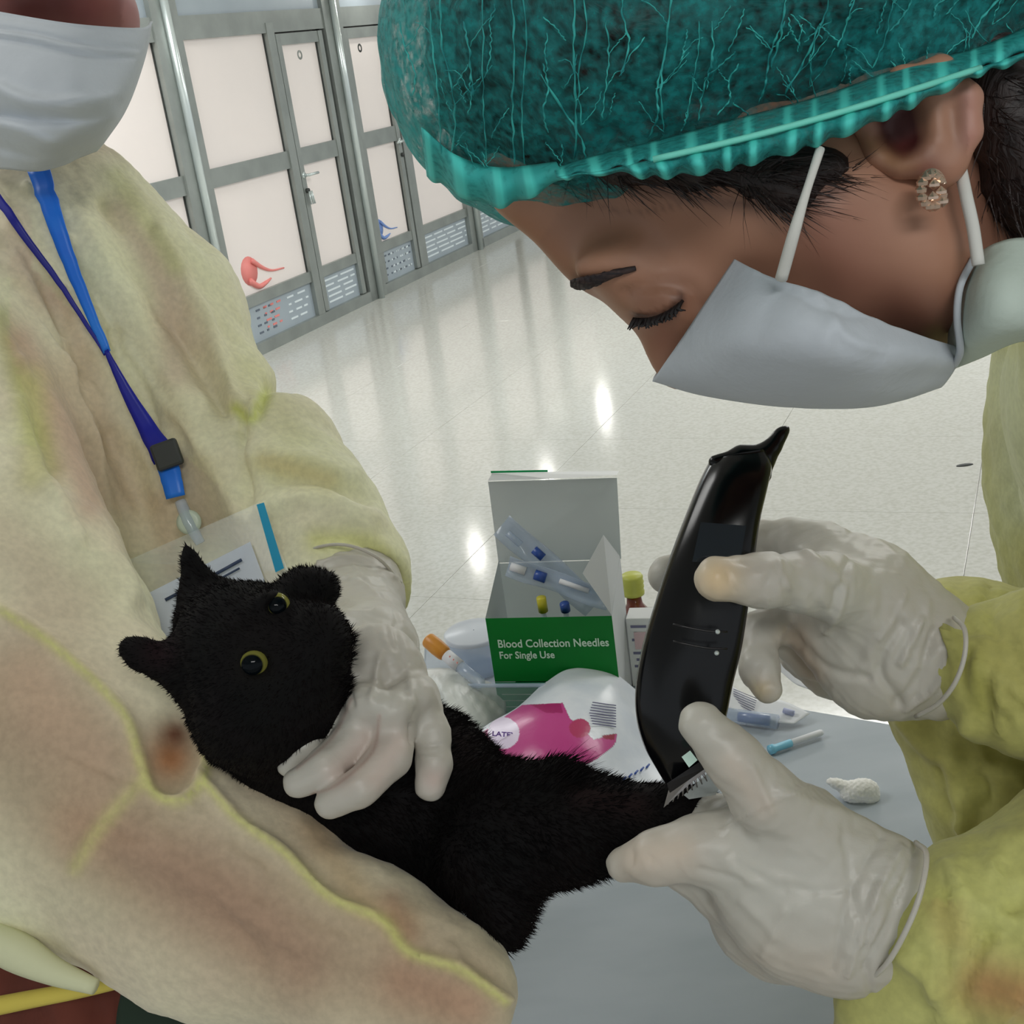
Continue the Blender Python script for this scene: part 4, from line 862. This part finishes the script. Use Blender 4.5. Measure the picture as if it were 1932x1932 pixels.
surf_strip('eyebrow', f1, [(1078, 533), (1098, 534), (1122, 528), (1155, 517), (1200, 506)], 14, M_brow, pw, taper=True)
r_ = random.Random(5); LV = []
for i in range(34):
    t = i/33; x, y = 1196+92*t, 601-(34*t*t)+4*math.sin(t*3); d = f1.depth(x, y, 8)-0.001
    LV.append(tube([P(x, y, d), P(x-6+r_.uniform(-3, 3), y+9+6*t, d-0.0015), P(x-14+r_.uniform(-4, 4)+16*t, y+14+r_.uniform(0, 8), d-0.002)], [0.0006, 0.0005, 0.0002], 5, 2))
V, Fc = join(LV); mk('eyelashes', V, Fc, mat('lash', (18, 12, 14), 0.6), pw)
# ear
ea = Sculpt(0.0011)
ea.ell(1745, 235, .384, 84, 100, 0.009, -12, 0.01).chain([(1655, 215, .377, 15), (1700, 150, .373, 18), (1775, 132, .372, 20), (1826, 185, .372, 20), (1828, 250, .373, 18), (1800, 305, .376, 16), (1775, 330, .378, 22)], 0.006)
ea.chain([(1628, 235, .382, 22), (1660, 290, .380, 20), (1700, 310, .378, 18), (1745, 300, .376, 18), (1780, 318, .377, 22)], 0.006).cap((1760, 190, .373, 16), (1770, 260, .373, 14), 0.006)
ea.ell(1702, 235, .364, 40, 52, 0.013, -8, 0.006, 'sub').cap((1700, 270, .364, 14), (1706, 292, .366, 8), 0.004, 'sub'); ea.run()
ec = ea.paint([([(1690, 215), (1700, 260)], 42, (70, 26, 26), 1.6), ([(1702, 275), (1706, 296)], 14, (84, 36, 34), 0.9), ([(1640, 270), (1690, 312), (1740, 310)], 18, (172, 126, 84), 0.6), ([(1826, 180), (1828, 260)], 24, (188, 136, 124), 0.7), ([(1750, 320)], 26, (150, 98, 92), 0.6)])  # dark red strokes paint shade into the ear hollow
ea.build('ear', M_skinw, pw, ec)
er = [tube([P(1752+28*math.cos(t)*0.8+6, 358+34*math.sin(t), .368) for t in np.linspace(0.3, 6.0, 14)], 0.0011, 8, 2)]
for k in range(12):
    t = 0.3+k*0.48; x, y = 1758+20*math.cos(t), 360+30*math.sin(t); s = Matrix.Translation(P(x, y, .3665)); er.append(lathe([(0, -0.0016), (0.0016, -0.0006), (0.0018, 0.0004), (0, 0.0018)], s, 7))
for x, y in ((1762, 348), (1775, 362), (1760, 372), (1778, 380)): er.append(lathe([(0, -0.0018), (0.0018, -0.0004), (0.0018, 0.0004), (0, 0.0018)], Matrix.Translation(P(x, y, .366)), 7))
V, Fc = join(er); mk('earring', V, Fc, mat('pale_gold', (216, 190, 170), 0.25, metal=0.8), pw, smooth=False, label='sparkling oval stud earring')
# hair under and behind the cap
hr = Sculpt(0.004)
hr.ell(1540, 10, .452, 640, 300, 0.088, 14, 0.01).ell(1110, 130, .450, 312, 200, 0.076, -12, 0.03)
hr.chain([(940, 215, .450, 80), (1000, 262, .445, 74), (1090, 262, .430, 84)], 0.015).chain([(1090, 262, .425, 70), (1300, 232, .412, 72), (1500, 180, .408, 72), (1640, 140, .408, 56)], 0.015)
hr.chain([(1330, 308, .393, 54), (1480, 340, .382, 50), (1565, 318, .382, 46)], 0.012).chain([(1120, 318, .405, 26), (1200, 312, .395, 28), (1300, 305, .388, 36)], 0.01)
hr.chain([(1905, 200, .40, 70), (1960, 330, .41, 90), (2040, 430, .43, 110)], 0.02).chain([(1890, 150, .395, 50), (1885, 230, .397, 26)], 0.015); hr.run()
hr.ripple(90, 0.0012, 3, (1, 3, 1)); hr.normals(); hr.build('hair', M_hair, pw)
def hflow(p):
    f = np.zeros((len(p), 3)); f[:, 0] = 0.9; f[:, 1] = -0.22; return f
V, q4, t3 = coat(hr, 9000, 0.013, 0.00022, hflow, 31, lambda p: ((p[:, 1] > 300) & (p[:, 0] > 1040) & (p[:, 0] < 1620))*1.0+((p[:, 0] > 1840) & (p[:, 1] > 130))*0.5, 0.12)
mk('loose_hair', cam2world(V), np.concatenate([q4[:, [0, 1, 2]], q4[:, [0, 2, 3]], t3[:, :3]]).astype(np.int32), M_hair, pw, smooth=False, kind='stuff')
# bouffant cap
cp = Sculpt(0.0018)
cp.ell(1500, 0, .455, 715, 322, 0.098, 15, 0.02).ell(1080, 130, .445, 312, 215, 0.080, -22, 0.05).ell(1300, 60, .445, 450, 250, 0.10, 8, 0.04).ell(1700, -60, .45, 420, 220, 0.09, 14, 0.03)
cp.cap((1640, 130, .39, 60), (1730, 95, .39, 60), 0.02)
cp.run()
CR = random.Random(21); PL = []
for i in range(34):
    x = 785+i*36+CR.uniform(-12, 12); top = -60; bot = 330-(x-785)*0.0 if x < 1050 else 330-(x-1050)*0.30
    bot -= 20; wob = CR.uniform(-10, 10); lean = (x-1050)*0.10
    y0 = CR.choice([-60, -60, 40, 120]); y1 = bot-CR.choice([0, 0, 60, 130])
    if y1-y0 < 60: continue
    PL.append(([(x+lean+wob, y0), (x+lean*0.6-wob*0.6+CR.uniform(-8, 8), y0+(y1-y0)*0.35), (x+lean*0.2+wob+CR.uniform(-8, 8), y0+(y1-y0)*0.7), (x-lean*0.1, y1)], CR.uniform(2.0, 3.8)))
for _ in range(46):
    x = CR.uniform(790, 1900); y = CR.uniform(0, 300-(max(0, x-1050))*0.26); a = CR.uniform(-0.9, 0.9); l = CR.uniform(30, 90)
    PL.append(([(x, y), (x+l*0.5*math.sin(a)+CR.uniform(-6, 6), y+l*0.5*math.cos(a)), (x+l*math.sin(a), y+l*math.cos(a))], CR.uniform(1.4, 2.6)))
PL.append(([(1020, 140), (1090, 250), (1108, 310)], 4)); PL.append(([(1555, 30), (1520, 110), (1480, 180)], 4))
for l, w in PL: cp.fold(l, w*2.2, 0.0010)
cp.ripple(110, 0.0010, 6, (2.0, 0.7, 1)); cp.normals()
cc_ = np.zeros((len(cp.c), 4)); cc_[:, 3] = 1
rimw = cp.near([(800, 300), (870, 350), (960, 370)], 55); sidew = np.exp(-((cp.p[:, 0]-770)/75.0)**2)
cc_[:, 1] = np.clip(rimw+0.7*sidew, 0, 1)
cc_[:, 2] = cp.near([(1640, 120), (1740, 90)], 55)
M_cap = bpy.data.materials.new('teal_cap_gauze'); M_cap.use_nodes = True; nt = M_cap.node_tree; N, L = nt.nodes, nt.links; bs = N['Principled BSDF']; bs.inputs['Roughness'].default_value = 0.7
at = N.new('ShaderNodeAttribute'); at.attribute_name = 'paint'; sp = N.new('ShaderNodeSeparateColor'); L.new(at.outputs['Color'], sp.inputs[0])
tc = N.new('ShaderNodeTexCoord'); nz = N.new('ShaderNodeTexNoise'); nz.inputs['Scale'].default_value = 330; nz.inputs['Detail'].default_value = 3; L.new(tc.outputs['Object'], nz.inputs['Vector'])
nz2 = N.new('ShaderNodeTexNoise'); nz2.inputs['Scale'].default_value = 26; nz2.inputs['Detail'].default_value = 4; L.new(tc.outputs['Object'], nz2.inputs['Vector'])
def mth(op, a, b_, clamp=False):
    q = N.new('ShaderNodeMath'); q.operation = op; q.use_clamp = clamp
    for i, v in enumerate((a, b_)):
        if isinstance(v, (int, float)): q.inputs[i].default_value = v
        else: L.new(v, q.inputs[i])
    return q.outputs[0]
al = mth('ADD', mth('MULTIPLY', mth('SUBTRACT', nz.outputs['Fac'], 0.5), 1.6), mth('MULTIPLY', mth('SUBTRACT', nz2.outputs['Fac'], 0.5), 0.9))
al = mth('ADD', mth('ADD', al, 0.50), mth('ADD', mth('MULTIPLY', sp.outputs[0], 0.75), mth('MULTIPLY', sp.outputs[1], 0.35)), True)
L.new(al, bs.inputs['Alpha'])
mx = N.new('ShaderNodeMix'); mx.data_type = 'RGBA'; mx.inputs[6].default_value = (*lin((16, 140, 140)), 1); mx.inputs[7].default_value = (*lin((80, 214, 204)), 1); L.new(mth('ADD', sp.outputs[0], mth('MULTIPLY', sp.outputs[1], 0.30), True), mx.inputs[0]); L.new(mx.outputs[2], bs.inputs['Base Color'])
cp.build('cap', M_cap, pw, cc_)
M_pleat = mat('doubled_teal_gauze', (64, 186, 180), 0.7, col2=(24, 130, 132), scale=120, fac=(0.4, 0.62)); PV = []
def vein(line, w):
    l = catmull(np.array(line, float), 7); q = []
    for k, (x, y) in enumerate(l): q.append(P(x+CR.uniform(-2, 2), y, cp.depth(x, y, 11)-0.0004))
    if len(q) > 3: PV.append(tube(q, [max(0.00012, w*.385/FPX*(0.25+0.75*abs(math.sin(k*0.9+line[0][0])))*(0.35 if k in (0, len(q)-1) else 1)) for k in range(len(q))], 5, 2))
for l, w in PL: vein(l, w*0.72)
for _ in range(38):
    l, w = CR.choice(PL[:34]); x, y = l[CR.randrange(1, len(l))]; sg_ = CR.choice((-1, 1)); a = CR.uniform(18, 60)
    vein([(x, y), (x+sg_*a*0.5, y-a*CR.uniform(0.3, 0.9)), (x+sg_*a, y-a*CR.uniform(0.8, 1.6))], 1.1)
V, Fc = join(PV); mk('cap_pleats', V, Fc, M_pleat, pw, kind='stuff')
# gathered rim of the cap
def rim(name, topl, botl, n, amp, per, mt, dep_t, dep_b, solid=0.55):
    t = catmull(np.array([(*p, d) for p, d in zip(topl, dep_t)]), n); b = catmull(np.array([(*p, d) for p, d in zip(botl, dep_b)]), n); m_ = 9; g = np.zeros((len(t), m_, 3)); cl = np.zeros((len(t), m_, 4)); cl[..., 3] = 1
    s = np.concatenate([[0], np.cumsum(np.linalg.norm(np.diff(t[:, :2], axis=0), axis=1))])
    for i in range(len(t)):
        ph = 2*math.pi*s[i]/per; w = math.sin(ph+0.8*math.sin(ph*0.37)); pl = max(0, w)**3
        for j in range(m_):
            f = j/(m_-1); q = t[i]*(1-f)+b[i]*f; bul = math.sin(math.pi*f)
            g[i, j] = C(q[0], q[1]+5*w*f, q[2]-amp*w*(0.4+0.6*f)-0.006*bul); cl[i, j, 0] = pl*0.95; cl[i, j, 1] = solid
    return sheet(name, g, mt, pw, 0.0004, cols=cl.reshape(-1, 4))
rt = [(1045, 318), (1130, 292), (1230, 268), (1400, 222), (1560, 178), (1700, 128), (1850, 88), (1960, 40)]
rm = [(1050, 334), (1140, 322), (1232, 301), (1400, 262), (1560, 219), (1702, 176), (1850, 128), (1960, 90)]
rb = [(1060, 336), (1150, 326), (1250, 334), (1400, 312), (1555, 268), (1700, 210), (1850, 140), (1960, 108)]
dt = [.372, .362, .356, .352, .350, .352, .362, .375]; dmid = [.378, .366, .358, .353, .351, .353, .364, .378]; dbm = [.384, .372, .362, .356, .353, .356, .368, .382]
dt = [cp.depth(x, y, 14)-0.0005 for x, y in rt]
rim('cap_ruffle', rt, rm, 26, 0.0016, 62, M_cap, dt, dmid); rim('cap_ruffle', rm, rb, 26, 0.0022, 62, M_cap, dmid, dbm)
lt = [(795, 240), (860, 292), (940, 316), (1050, 306)]
rim('cap_ruffle', lt, [(806, 332), (872, 368), (950, 388), (1068, 338)], 20, 0.0020, 70, M_cap, [cp.depth(x, y, 14)-0.0005 for x, y in lt], [.455, .43, .415, .385], 1.3)
mk('elastic_band', *tube([P(x, y, d-0.0045) for (x, y), d in zip(rm[2:7], dmid[2:7])], 0.0009, 6, 6), mat('band_thread', (120, 222, 204), 0.6), pw)
# mask over nose and mouth
mk_rows = [[(1388, 490, .392), (1440, 516, .376), (1540, 552, .362), (1640, 598, .366), (1740, 636, .384), (1806, 655, .410)],
           [(1338, 565, .398), (1410, 590, .374), (1520, 618, .356), (1630, 650, .358), (1730, 672, .378), (1806, 680, .408)],
           [(1288, 640, .408), (1370, 665, .384), (1500, 688, .366), (1630, 705, .368), (1720, 706, .388), (1795, 702, .414)],
           [(1234, 714, .432), (1330, 740, .418), (1480, 762, .404), (1620, 765, .404), (1700, 752, .412), (1775, 728, .425)],
           [(1240, 700, .450), (1330, 735, .462), (1480, 755, .466), (1620, 755, .466), (1700, 742, .462), (1770, 720, .445)]]
mg2 = patch_c(mk_rows, 16, 16)
S2 = Sculpt(0.003); S2.c = mg2.reshape(-1, 3); S2.q = grid_faces(*mg2.shape[:2]); S2.n = np.tile([0, 0, -1.0], (len(S2.c), 1)); S2.p = pix(S2.c)
for l, w, a in (([(1480, 545), (1400, 700)], 22, -0.0012), ([(1590, 570), (1500, 760)], 16, 0.0014), ([(1680, 620), (1600, 760)], 18, -0.0012), ([(1440, 520), (1560, 590), (1640, 600)], 8, -0.0008), ([(1540, 560), (1600, 640), (1660, 660)], 10, 0.001)): S2.fold(l, w, a, False)
sheet('mask', S2.c.reshape(mg2.shape), M_mask, pw, 0.0012)
mk2 = [[(1836, 490, .395), (1880, 462, .384), (1940, 452, .384), (2040, 470, .40)], [(1808, 560, .402), (1850, 545, .376), (1930, 540, .37), (2040, 545, .39)], [(1792, 640, .412), (1845, 632, .382), (1930, 615, .374), (2040, 610, .39)], [(1800, 694, .425), (1850, 672, .410), (1930, 640, .400), (2040, 640, .41)]]
sheet('spare_mask', patch_c(mk2, 12, 12), M_mask2, pw, 0.0015, label='pale green cup mask pushed below the ear')
mk('mask_seam', *tube([P(1838, 486, .386), P(1812, 540, .386), P(1806, 600, .388), P(1812, 660, .396), P(1800, 690, .41)], 0.0012, 7, 6), M_mask, pw)
mk('mask_strap', *tube([P(1474, 526, .362), P(1498, 440, .352), P(1522, 360, .350), P(1548, 280, .352)], [0.0018, 0.0017, 0.0012, 0.0013], 8, 6), M_cord, pw)
mk('mask_strap', *tube([P(1846, 500, .376), P(1836, 430, .376), P(1824, 375, .376), P(1812, 318, .380)], 0.0019, 8, 6), M_cord, pw)
# gown of the woman: trunk behind, two sleeves
g2 = Sculpt(0.0035)
g2.chain([(2180, 570, .535, 228), (2340, 720, .58, 320), (2520, 1150, .68, 420)], 0.04)
def wchain(S, pts, k): S.chain([(*wc(v), r/wc(v)[2]*FPX) for v, r in pts], k)
sh = cam2world(C(2330, 640, .62))
g2.chain([(2330, 760, .60, 380), (2520, 1200, .72, 480)], 0.05)
bodyx = cam2world(C(2520, 1200, .72)); 
g2.chain([(2180, 520, .95, 300), (2240, 900, .98, 320), (2300, 1300, .95, 330)], 0.06)         # far side of the bent trunk: pale edge at the right
g2.chain([(2500, 1150, .66, 220), (2150, 1260, .63, 200), (1960, 1274, .62, 152), (1892, 1268, .62, 130), (1850, 1262, .62, 78), (1815, 1258, .62, 64)], 0.012)      # upper sleeve
g2.chain([(1812, 1250, .715, 165), (1978, 1550, .715, 190), (2080, 1800, .70, 260)], 0.03)
g2.chain([(2500, 1500, .60, 260), (2120, 1700, .575, 250), (1900, 1770, .575, 195), (1820, 1765, .574, 160), (1765, 1752, .574, 98), (1720, 1742, .574, 84)], 0.012)   # lower sleeve
g2.chain([(1780, 1850, .585, 120), (1700, 1900, .59, 90), (1680, 2000, .60, 100)], 0.03)
g2.run()
for l, w, a in (([(1700, 1360), (1760, 1420), (1830, 1450), (1932, 1470)], 16, 0.004), ([(1830, 1180), (1900, 1200), (1932, 1300)], 16, -0.004), ([(1860, 1300), (1870, 1400), (1850, 1500)], 18, -0.004), ([(1790, 1640), (1850, 1720), (1932, 1740)], 18, 0.005),
                ([(1800, 1900), (1850, 1780), (1932, 1700)], 22, -0.006), ([(1690, 1800), (1760, 1850), (1800, 1932)], 16, 0.004), ([(1740, 1500), (1830, 1560), (1932, 1580)], 22, 0.004)): g2.fold(l, w, a)
g2.wrinkle(1860, 1250, 50, 70, 80, 16, 61, (80, 220), (8, 16), 0.003).wrinkle(1830, 1800, 60, 80, 110, 18, 62, (80, 220), (8, 16), 0.003).wrinkle(1830, 1480, 60, 60, 60, 10, 63, (80, 220), (8, 16), 0.003)
g2.ripple(60, 0.0016, 15); g2.ripple(160, 0.0005, 18); g2.normals()
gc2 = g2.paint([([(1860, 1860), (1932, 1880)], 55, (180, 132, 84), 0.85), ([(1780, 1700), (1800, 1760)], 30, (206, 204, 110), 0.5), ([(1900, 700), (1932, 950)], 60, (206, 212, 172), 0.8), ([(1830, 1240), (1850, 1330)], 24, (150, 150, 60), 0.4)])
g2.build('gown', M_gown2, pw, gc2)
# trunk, legs of the woman (mostly outside the picture) in one surface with shoes
wb = Sculpt(0.007)
hipw = np.array([0.70, 0.66, 0.86])
sh_w = cam2world(C(2350, 740, .60))
wchain(wb, [(sh_w, 0.08), ((sh_w+hipw)/2+np.array([0.05, 0, 0.05]), 0.11), (hipw, 0.13)], 0.05)
for s in (-1, 1):
    hx = hipw+np.array([0, 0.10*s, -0.08]); wchain(wb, [(hx, 0.10), (hx+np.array([0.0, 0, -0.36]), 0.065), (np.array([hx[0], hx[1], 0.09]), 0.04)], 0.03)
wb.run(); wb.build('body', M_skinw, pw, np.zeros((len(wb.c), 4)))
for s in (-1, 1):
    hx = hipw+np.array([0, 0.10*s, -0.02]); mk('trouser_leg', *tube([hx, hx-np.array([0, 0, .2]), hx-np.array([0, 0, 0.42]), np.array([hx[0], hx[1], 0.08])], [0.13, 0.12, 0.09, 0.075], 18, 4), M_dark, pw)
    s_ = Sculpt(0.007); a, b = wc(np.array([hx[0]+0.02, hx[1], 0.045])), wc(np.array([hx[0]-0.13, hx[1], 0.036])); s_.cap((*a, 0.042*FPX/a[2]), (*b, 0.034*FPX/b[2])).run(); s_.build('shoe', M_shoe, pw)
gk = hipw; V, Fc = [], []
mk('gown_skirt', *tube([sh_w+np.array([0.06, 0, -0.08]), hipw+np.array([0, 0, 0.1]), hipw-np.array([0, 0, 0.15]), hipw-np.array([0, 0, 0.40])], [0.12, 0.17, 0.20, 0.23], 28, 6), M_gown2, pw)
# upper gloved hand: thumb in front of the clippers, fingers behind
u = Sculpt(0.0013)
u.chain([(1800, 1252, .625, 92), (1720, 1215, .630, 112), (1620, 1130, .636, 112), (1548, 1062, .640, 74)], 0.012, q=1.5)
u.chain([(1760, 1270, .632, 80), (1650, 1250, .636, 92), (1580, 1200, .640, 74)], 0.015, q=1.4)
u.chain([(1545, 1040, .640, 55), (1495, 1022, .645, 42), (1430, 1024, .650, 38), (1340, 1060, .662, 34), (1258, 1085, .655, 36)], 0.006)
u.cap((1640, 1140, .625, 70), (1560, 1105, .603, 58), 0.022)
u.chain([(1560, 1105, .600, 55), (1510, 1098, .588, 50), (1440, 1095, .572, 44), (1352, 1092, .564, 43)], 0.010)
u.chain([(1560, 1200, .645, 56), (1480, 1165, .650, 42), (1432, 1195, .640, 38), (1432, 1262, .625, 35), (1448, 1300, .618, 28)], 0.005)
u.chain([(1590, 1250, .655, 55), (1530, 1240, .662, 38), (1480, 1200, .664, 34), (1440, 1180, .660, 30)], 0.005)
u.chain([(1640, 1280, .660, 60), (1560, 1280, .670, 34), (1500, 1240, .675, 30)], 0.005)
u.cap((1790, 1254, .625, 80), (1870, 1282, .622, 106), 0.002, 'sub', q=1.6)
u.half((1842, 1268, .622), (1900, 1291, .630)); u.run()
for l, w, a in (([(1520, 1040), (1590, 1110), (1560, 1190)], 9, 0.0022), ([(1470, 1060), (1490, 1110)], 6, 0.0012), ([(1600, 1060), (1570, 1150)], 7, -0.0015), ([(1700, 1180), (1660, 1260), (1700, 1330)], 9, -0.002), ([(1740, 1170), (1700, 1250)], 7, 0.002),
                ([(1760, 1190), (1730, 1280), (1690, 1330)], 7, -0.0018), ([(1790, 1200), (1770, 1290), (1710, 1340)], 5, 0.0016), ([(1500, 1200), (1560, 1260), (1640, 1280)], 9, -0.0015), ([(1400, 1060), (1410, 1065)], 5, -0.0008)): u.fold(l, w, a)
u.wrinkle(1730, 1230, 40, 60, 110, 12, 5, (50, 120), (5, 9), 0.0009).wrinkle(1600, 1150, 50, 60, 50, 9, 6, (50, 120), (8, 14), 0.0009).wrinkle(1450, 1095, 50, 20, 85, 5, 16, (20, 50), (3, 5), 0.0006)
u.ripple(230, 0.0004, 22); u.normals()
uc = u.paint([([(1352, 1092)], 44, (224, 196, 150), 0.8), ([(1500, 1200), (1530, 1270)], 28, (170, 146, 122), 0.6), ([(1440, 1300)], 24, (196, 178, 130), 0.7)]); u.build('glove', M_glove, pw, uc)
mk('glove_cuff_edge', *tube([P(x, y, d) for x, y, d in ((1800, 1165, .605), (1820, 1188, .592), (1820, 1236, .588), (1802, 1288, .590), (1770, 1328, .60), (1728, 1352, .615))], 0.0012, 8, 5), M_glove, pw)
# lower gloved hand: thumb up along the clippers, fingers round the cat's leg
v = Sculpt(0.0013)
v.chain([(1720, 1735, .575, 122), (1620, 1715, .578, 138), (1530, 1680, .582, 148)], 0.02, q=1.6)
v.ell(1470, 1630, .588, 138, 132, 0.024, -35, 0.02).ell(1540, 1745, .592, 128, 102, 0.022, -20, 0.02)
v.chain([(1505, 1560, .575, 84), (1440, 1500, .562, 58), (1386, 1434, .556, 47), (1322, 1366, .556, 42)], 0.010)
v.chain([(1420, 1600, .585, 76), (1320, 1600, .585, 56), (1240, 1618, .588, 44), (1178, 1630, .598, 34)], 0.010)
v.chain([(1420, 1560, .600, 60), (1350, 1545, .620, 40), (1290, 1552, .632, 32)], 0.008)
v.chain([(1430, 1700, .600, 74), (1370, 1690, .607, 46), (1320, 1650, .612, 36), (1270, 1640, .612, 30)], 0.012)
v.chain([(1470, 1770, .605, 66), (1410, 1760, .615, 44), (1370, 1710, .625, 34)], 0.014)
v.chain([(1550, 1800, .605, 56), (1460, 1795, .618, 40), (1410, 1750, .628, 30)], 0.014)
v.cap((1700, 1737, .575, 100), (1810, 1772, .572, 124), 0.002, 'sub', q=1.7)
v.half((1748, 1746, .574), (1806, 1764, .584)); v.run()
for l, w, a in (([(1470, 1490), (1540, 1520), (1640, 1550), (1730, 1580)], 12, 0.002), ([(1360, 1570), (1460, 1510), (1560, 1470)], 5, 0.0012), ([(1700, 1600), (1640, 1720), (1600, 1840)], 7, 0.0016), ([(1660, 1580), (1600, 1700), (1570, 1830)], 7, -0.0014),
                ([(1730, 1600), (1680, 1720), (1630, 1830)], 6, -0.0014), ([(1420, 1450), (1455, 1530)], 8, 0.0012), ([(1320, 1640), (1400, 1660)], 7, -0.001), ([(1440, 1800), (1480, 1720)], 8, 0.0012)): v.fold(l, w, a)
v.wrinkle(1650, 1720, 40, 80, 110, 16, 7, (60, 160), (6, 10), 0.0010).wrinkle(1480, 1640, 60, 80, 20, 10, 8, (50, 140), (8, 14), 0.0010).wrinkle(1230, 1615, 40, 15, 70, 5, 9, (20, 40), (3, 5), 0.0006)
v.ripple(200, 0.0004, 32); v.normals()
vc = v.paint([([(1200, 1620), (1280, 1610)], 40, (214, 196, 176), 0.6), ([(1380, 1440), (1440, 1520)], 26, (206, 190, 174), 0.5), ([(1560, 1830), (1440, 1810)], 40, (196, 184, 168), 0.5)]); v.build('glove', M_glove, pw, vc)
mk('glove_cuff_edge', *tube([P(x, y, d) for x, y, d in ((1728, 1590, .57), (1748, 1612, .555), (1738, 1680, .546), (1712, 1750, .545), (1672, 1820, .553), (1628, 1856, .57))], 0.0013, 8, 5), M_glove, pw)
# ------------------------------------------------------------------ hair clippers
kl = thing('hair_clippers', 'black cordless hair clippers with steel blade in gloved hands', 'clippers', P(1260, 1500, .60))
M_blk = mat('glossy_black_plastic', (7, 8, 11), 0.2, spec=0.35); M_blk2 = mat('satin_black_plastic', (16, 14, 17), 0.35)
# stations: left, front-left, front-right, right in px, depth front, depth back
st = [(1346, 864, 1440, 848, .602), (1336, 878, 1452, 880, .598), (1318, 915, 1446, 915, .594), (1290, 985, 1430, 985, .590), (1262, 1060, 1420, 1062, .588), (1236, 1140, 1408, 1150, .587), (1214, 1215, 1396, 1225, .587),
      (1200, 1290, 1380, 1290, .588), (1200, 1350, 1368, 1350, .589), (1214, 1405, 1350, 1410, .592), (1238, 1450, 1334, 1432, .596), (1258, 1482, 1326, 1442, .600)]
st = catmull(np.array(st, float), 5); V = []; nS = 20
for (xl, yl, xr, yr, d) in st:
    a = C(xl, yl, d+.010); b = C(xr, yr, d+.008); x = (b-a)/2; m0 = (a+b)/2; z = np.array([0, 0, 1.0])
    for k in range(nS):
        t = 2*math.pi*k/nS; ct2, s2 = math.cos(t), math.sin(t); e = 0.55; cx = math.copysign(abs(ct2)**e, ct2); sz = math.copysign(abs(s2)**e, s2)
        # front face tilts: right-hand part flat, left edge chamfered away
        V.append(m0+x*cx+z*(sz*0.013+(0.004 if cx < -0.6 and sz < 0 else 0)))
n_ = len(st); Fc = [[i*nS+k, i*nS+(k+1) % nS, (i+1)*nS+(k+1) % nS, (i+1)*nS+k] for i in range(n_-1) for k in range(nS)]+[list(range(nS)), [(n_-1)*nS+k for k in range(nS)][::-1]]
mk('housing', cam2world(np.array(V)), Fc, M_blk, kl)
tp = Sculpt(0.001); tp.chain([(1405, 870, .607, 26), (1440, 862, .606, 18), (1460, 840, .606, 11), (1474, 818, .606, 7), (1484, 809, .606, 5)], 0.006).chain([(1350, 872, .606, 14), (1400, 860, .606, 16), (1440, 858, .606, 14)], 0.004).chain([(1440, 870, .606, 16), (1446, 900, .603, 10)], 0.004)
tp.run(); tp.build('end_tip', M_blk, kl)
fd = .577
quad('glow_patch', [(1322, 985, fd-.0028), (1408, 992, fd-.0026), (1396, 1062, fd-.0032), (1306, 1060, fd-.0035)], 0.0006, mat('dark_blue_sheen', (22, 38, 50), 0.12, coat=0.6), kl)  # thin blue patch put in for a blue-grey glow on the housing
quad('status_light', [(1286, 1428, .5795), (1302, 1416, .5795), (1316, 1434, .5795), (1300, 1448, .5795)], 0.0016, mat('pale_led', (206, 226, 216), 0.3, emis=((190, 214, 204), 0.25)), kl)
for y in (1192, 1232): mk('screw', *lathe([(0, 0), (0.0012, 0), (0.0010, 0.0008), (0, 0.001)], face_cam(1352+(y < 1200)*2, y, .5712), 10), M_chrome, kl)  # chrome dots stand in for two small glints on the housing
for y in (1186, 1218): mk('groove', *tube([P(1270, y-8, .5712), P(1330, y+4, .571), P(1372, y+6, .572)], 0.0005, 6, 3), M_blk2, kl)
M_steel = mat('blade_steel', (170, 168, 170), 0.22, metal=0.85)
def slab(name, pts, dz, mt, par=kl, **kw):
    bm = bmesh.new(); lo = [bm.verts.new(P(x, y, d)) for x, y, d in pts]; hi = [bm.verts.new(P(x, y, d+dz)) for x, y, d in pts]; n = len(pts)
    bm.faces.new(lo); bm.faces.new(hi[::-1])
    for i in range(n): bm.faces.new((lo[i], hi[i], hi[(i+1) % n], lo[(i+1) % n]))
    bmesh.ops.recalc_face_normals(bm, faces=bm.faces); return from_bm(name, bm, mt, par, **kw)
slab('blade_mount', [(1258, 1478, .588), (1322, 1436, .588), (1334, 1448, .589), (1264, 1496, .590)], 0.010, M_blk2)
bl_ = slab('blade', [(1262, 1488, .590), (1328, 1440, .589), (1338, 1452, .590), (1300, 1480, .591), (1252, 1524, .593)], 0.006, M_steel)
for k in range(9):
    f = k/8; x, y = 1266+60*f, 1500-42*f; mk('tooth', *tube([P(x, y, .5935), P(x-6+14*f, y+18-2*f, .5955)], [0.0008, 0.0003], 5, 1), M_steel, bl_)
slab('blade_guard', [(1290, 1500, .598), (1338, 1456, .597), (1362, 1478, .599), (1350, 1500, .600), (1300, 1508, .600)], 0.004, mat('clear_guard', (214, 222, 222), 0.2, alpha=0.6))
# dark speck on the floor
sp_ = plane_pt(1820, 878, 0); bm = bmesh.new(); r = bmesh.ops.create_icosphere(bm, subdivisions=2, radius=0.02)
for q in r['verts']: q.co = Vector((q.co.x*1.6, q.co.y*0.6, max(0, q.co.z)*0.3))+Vector((sp_.x, sp_.y, 0.0005))
from_bm('scrap', bm, M_gap, label='small dark scrap lying on the pale tiled floor', cat='scrap')
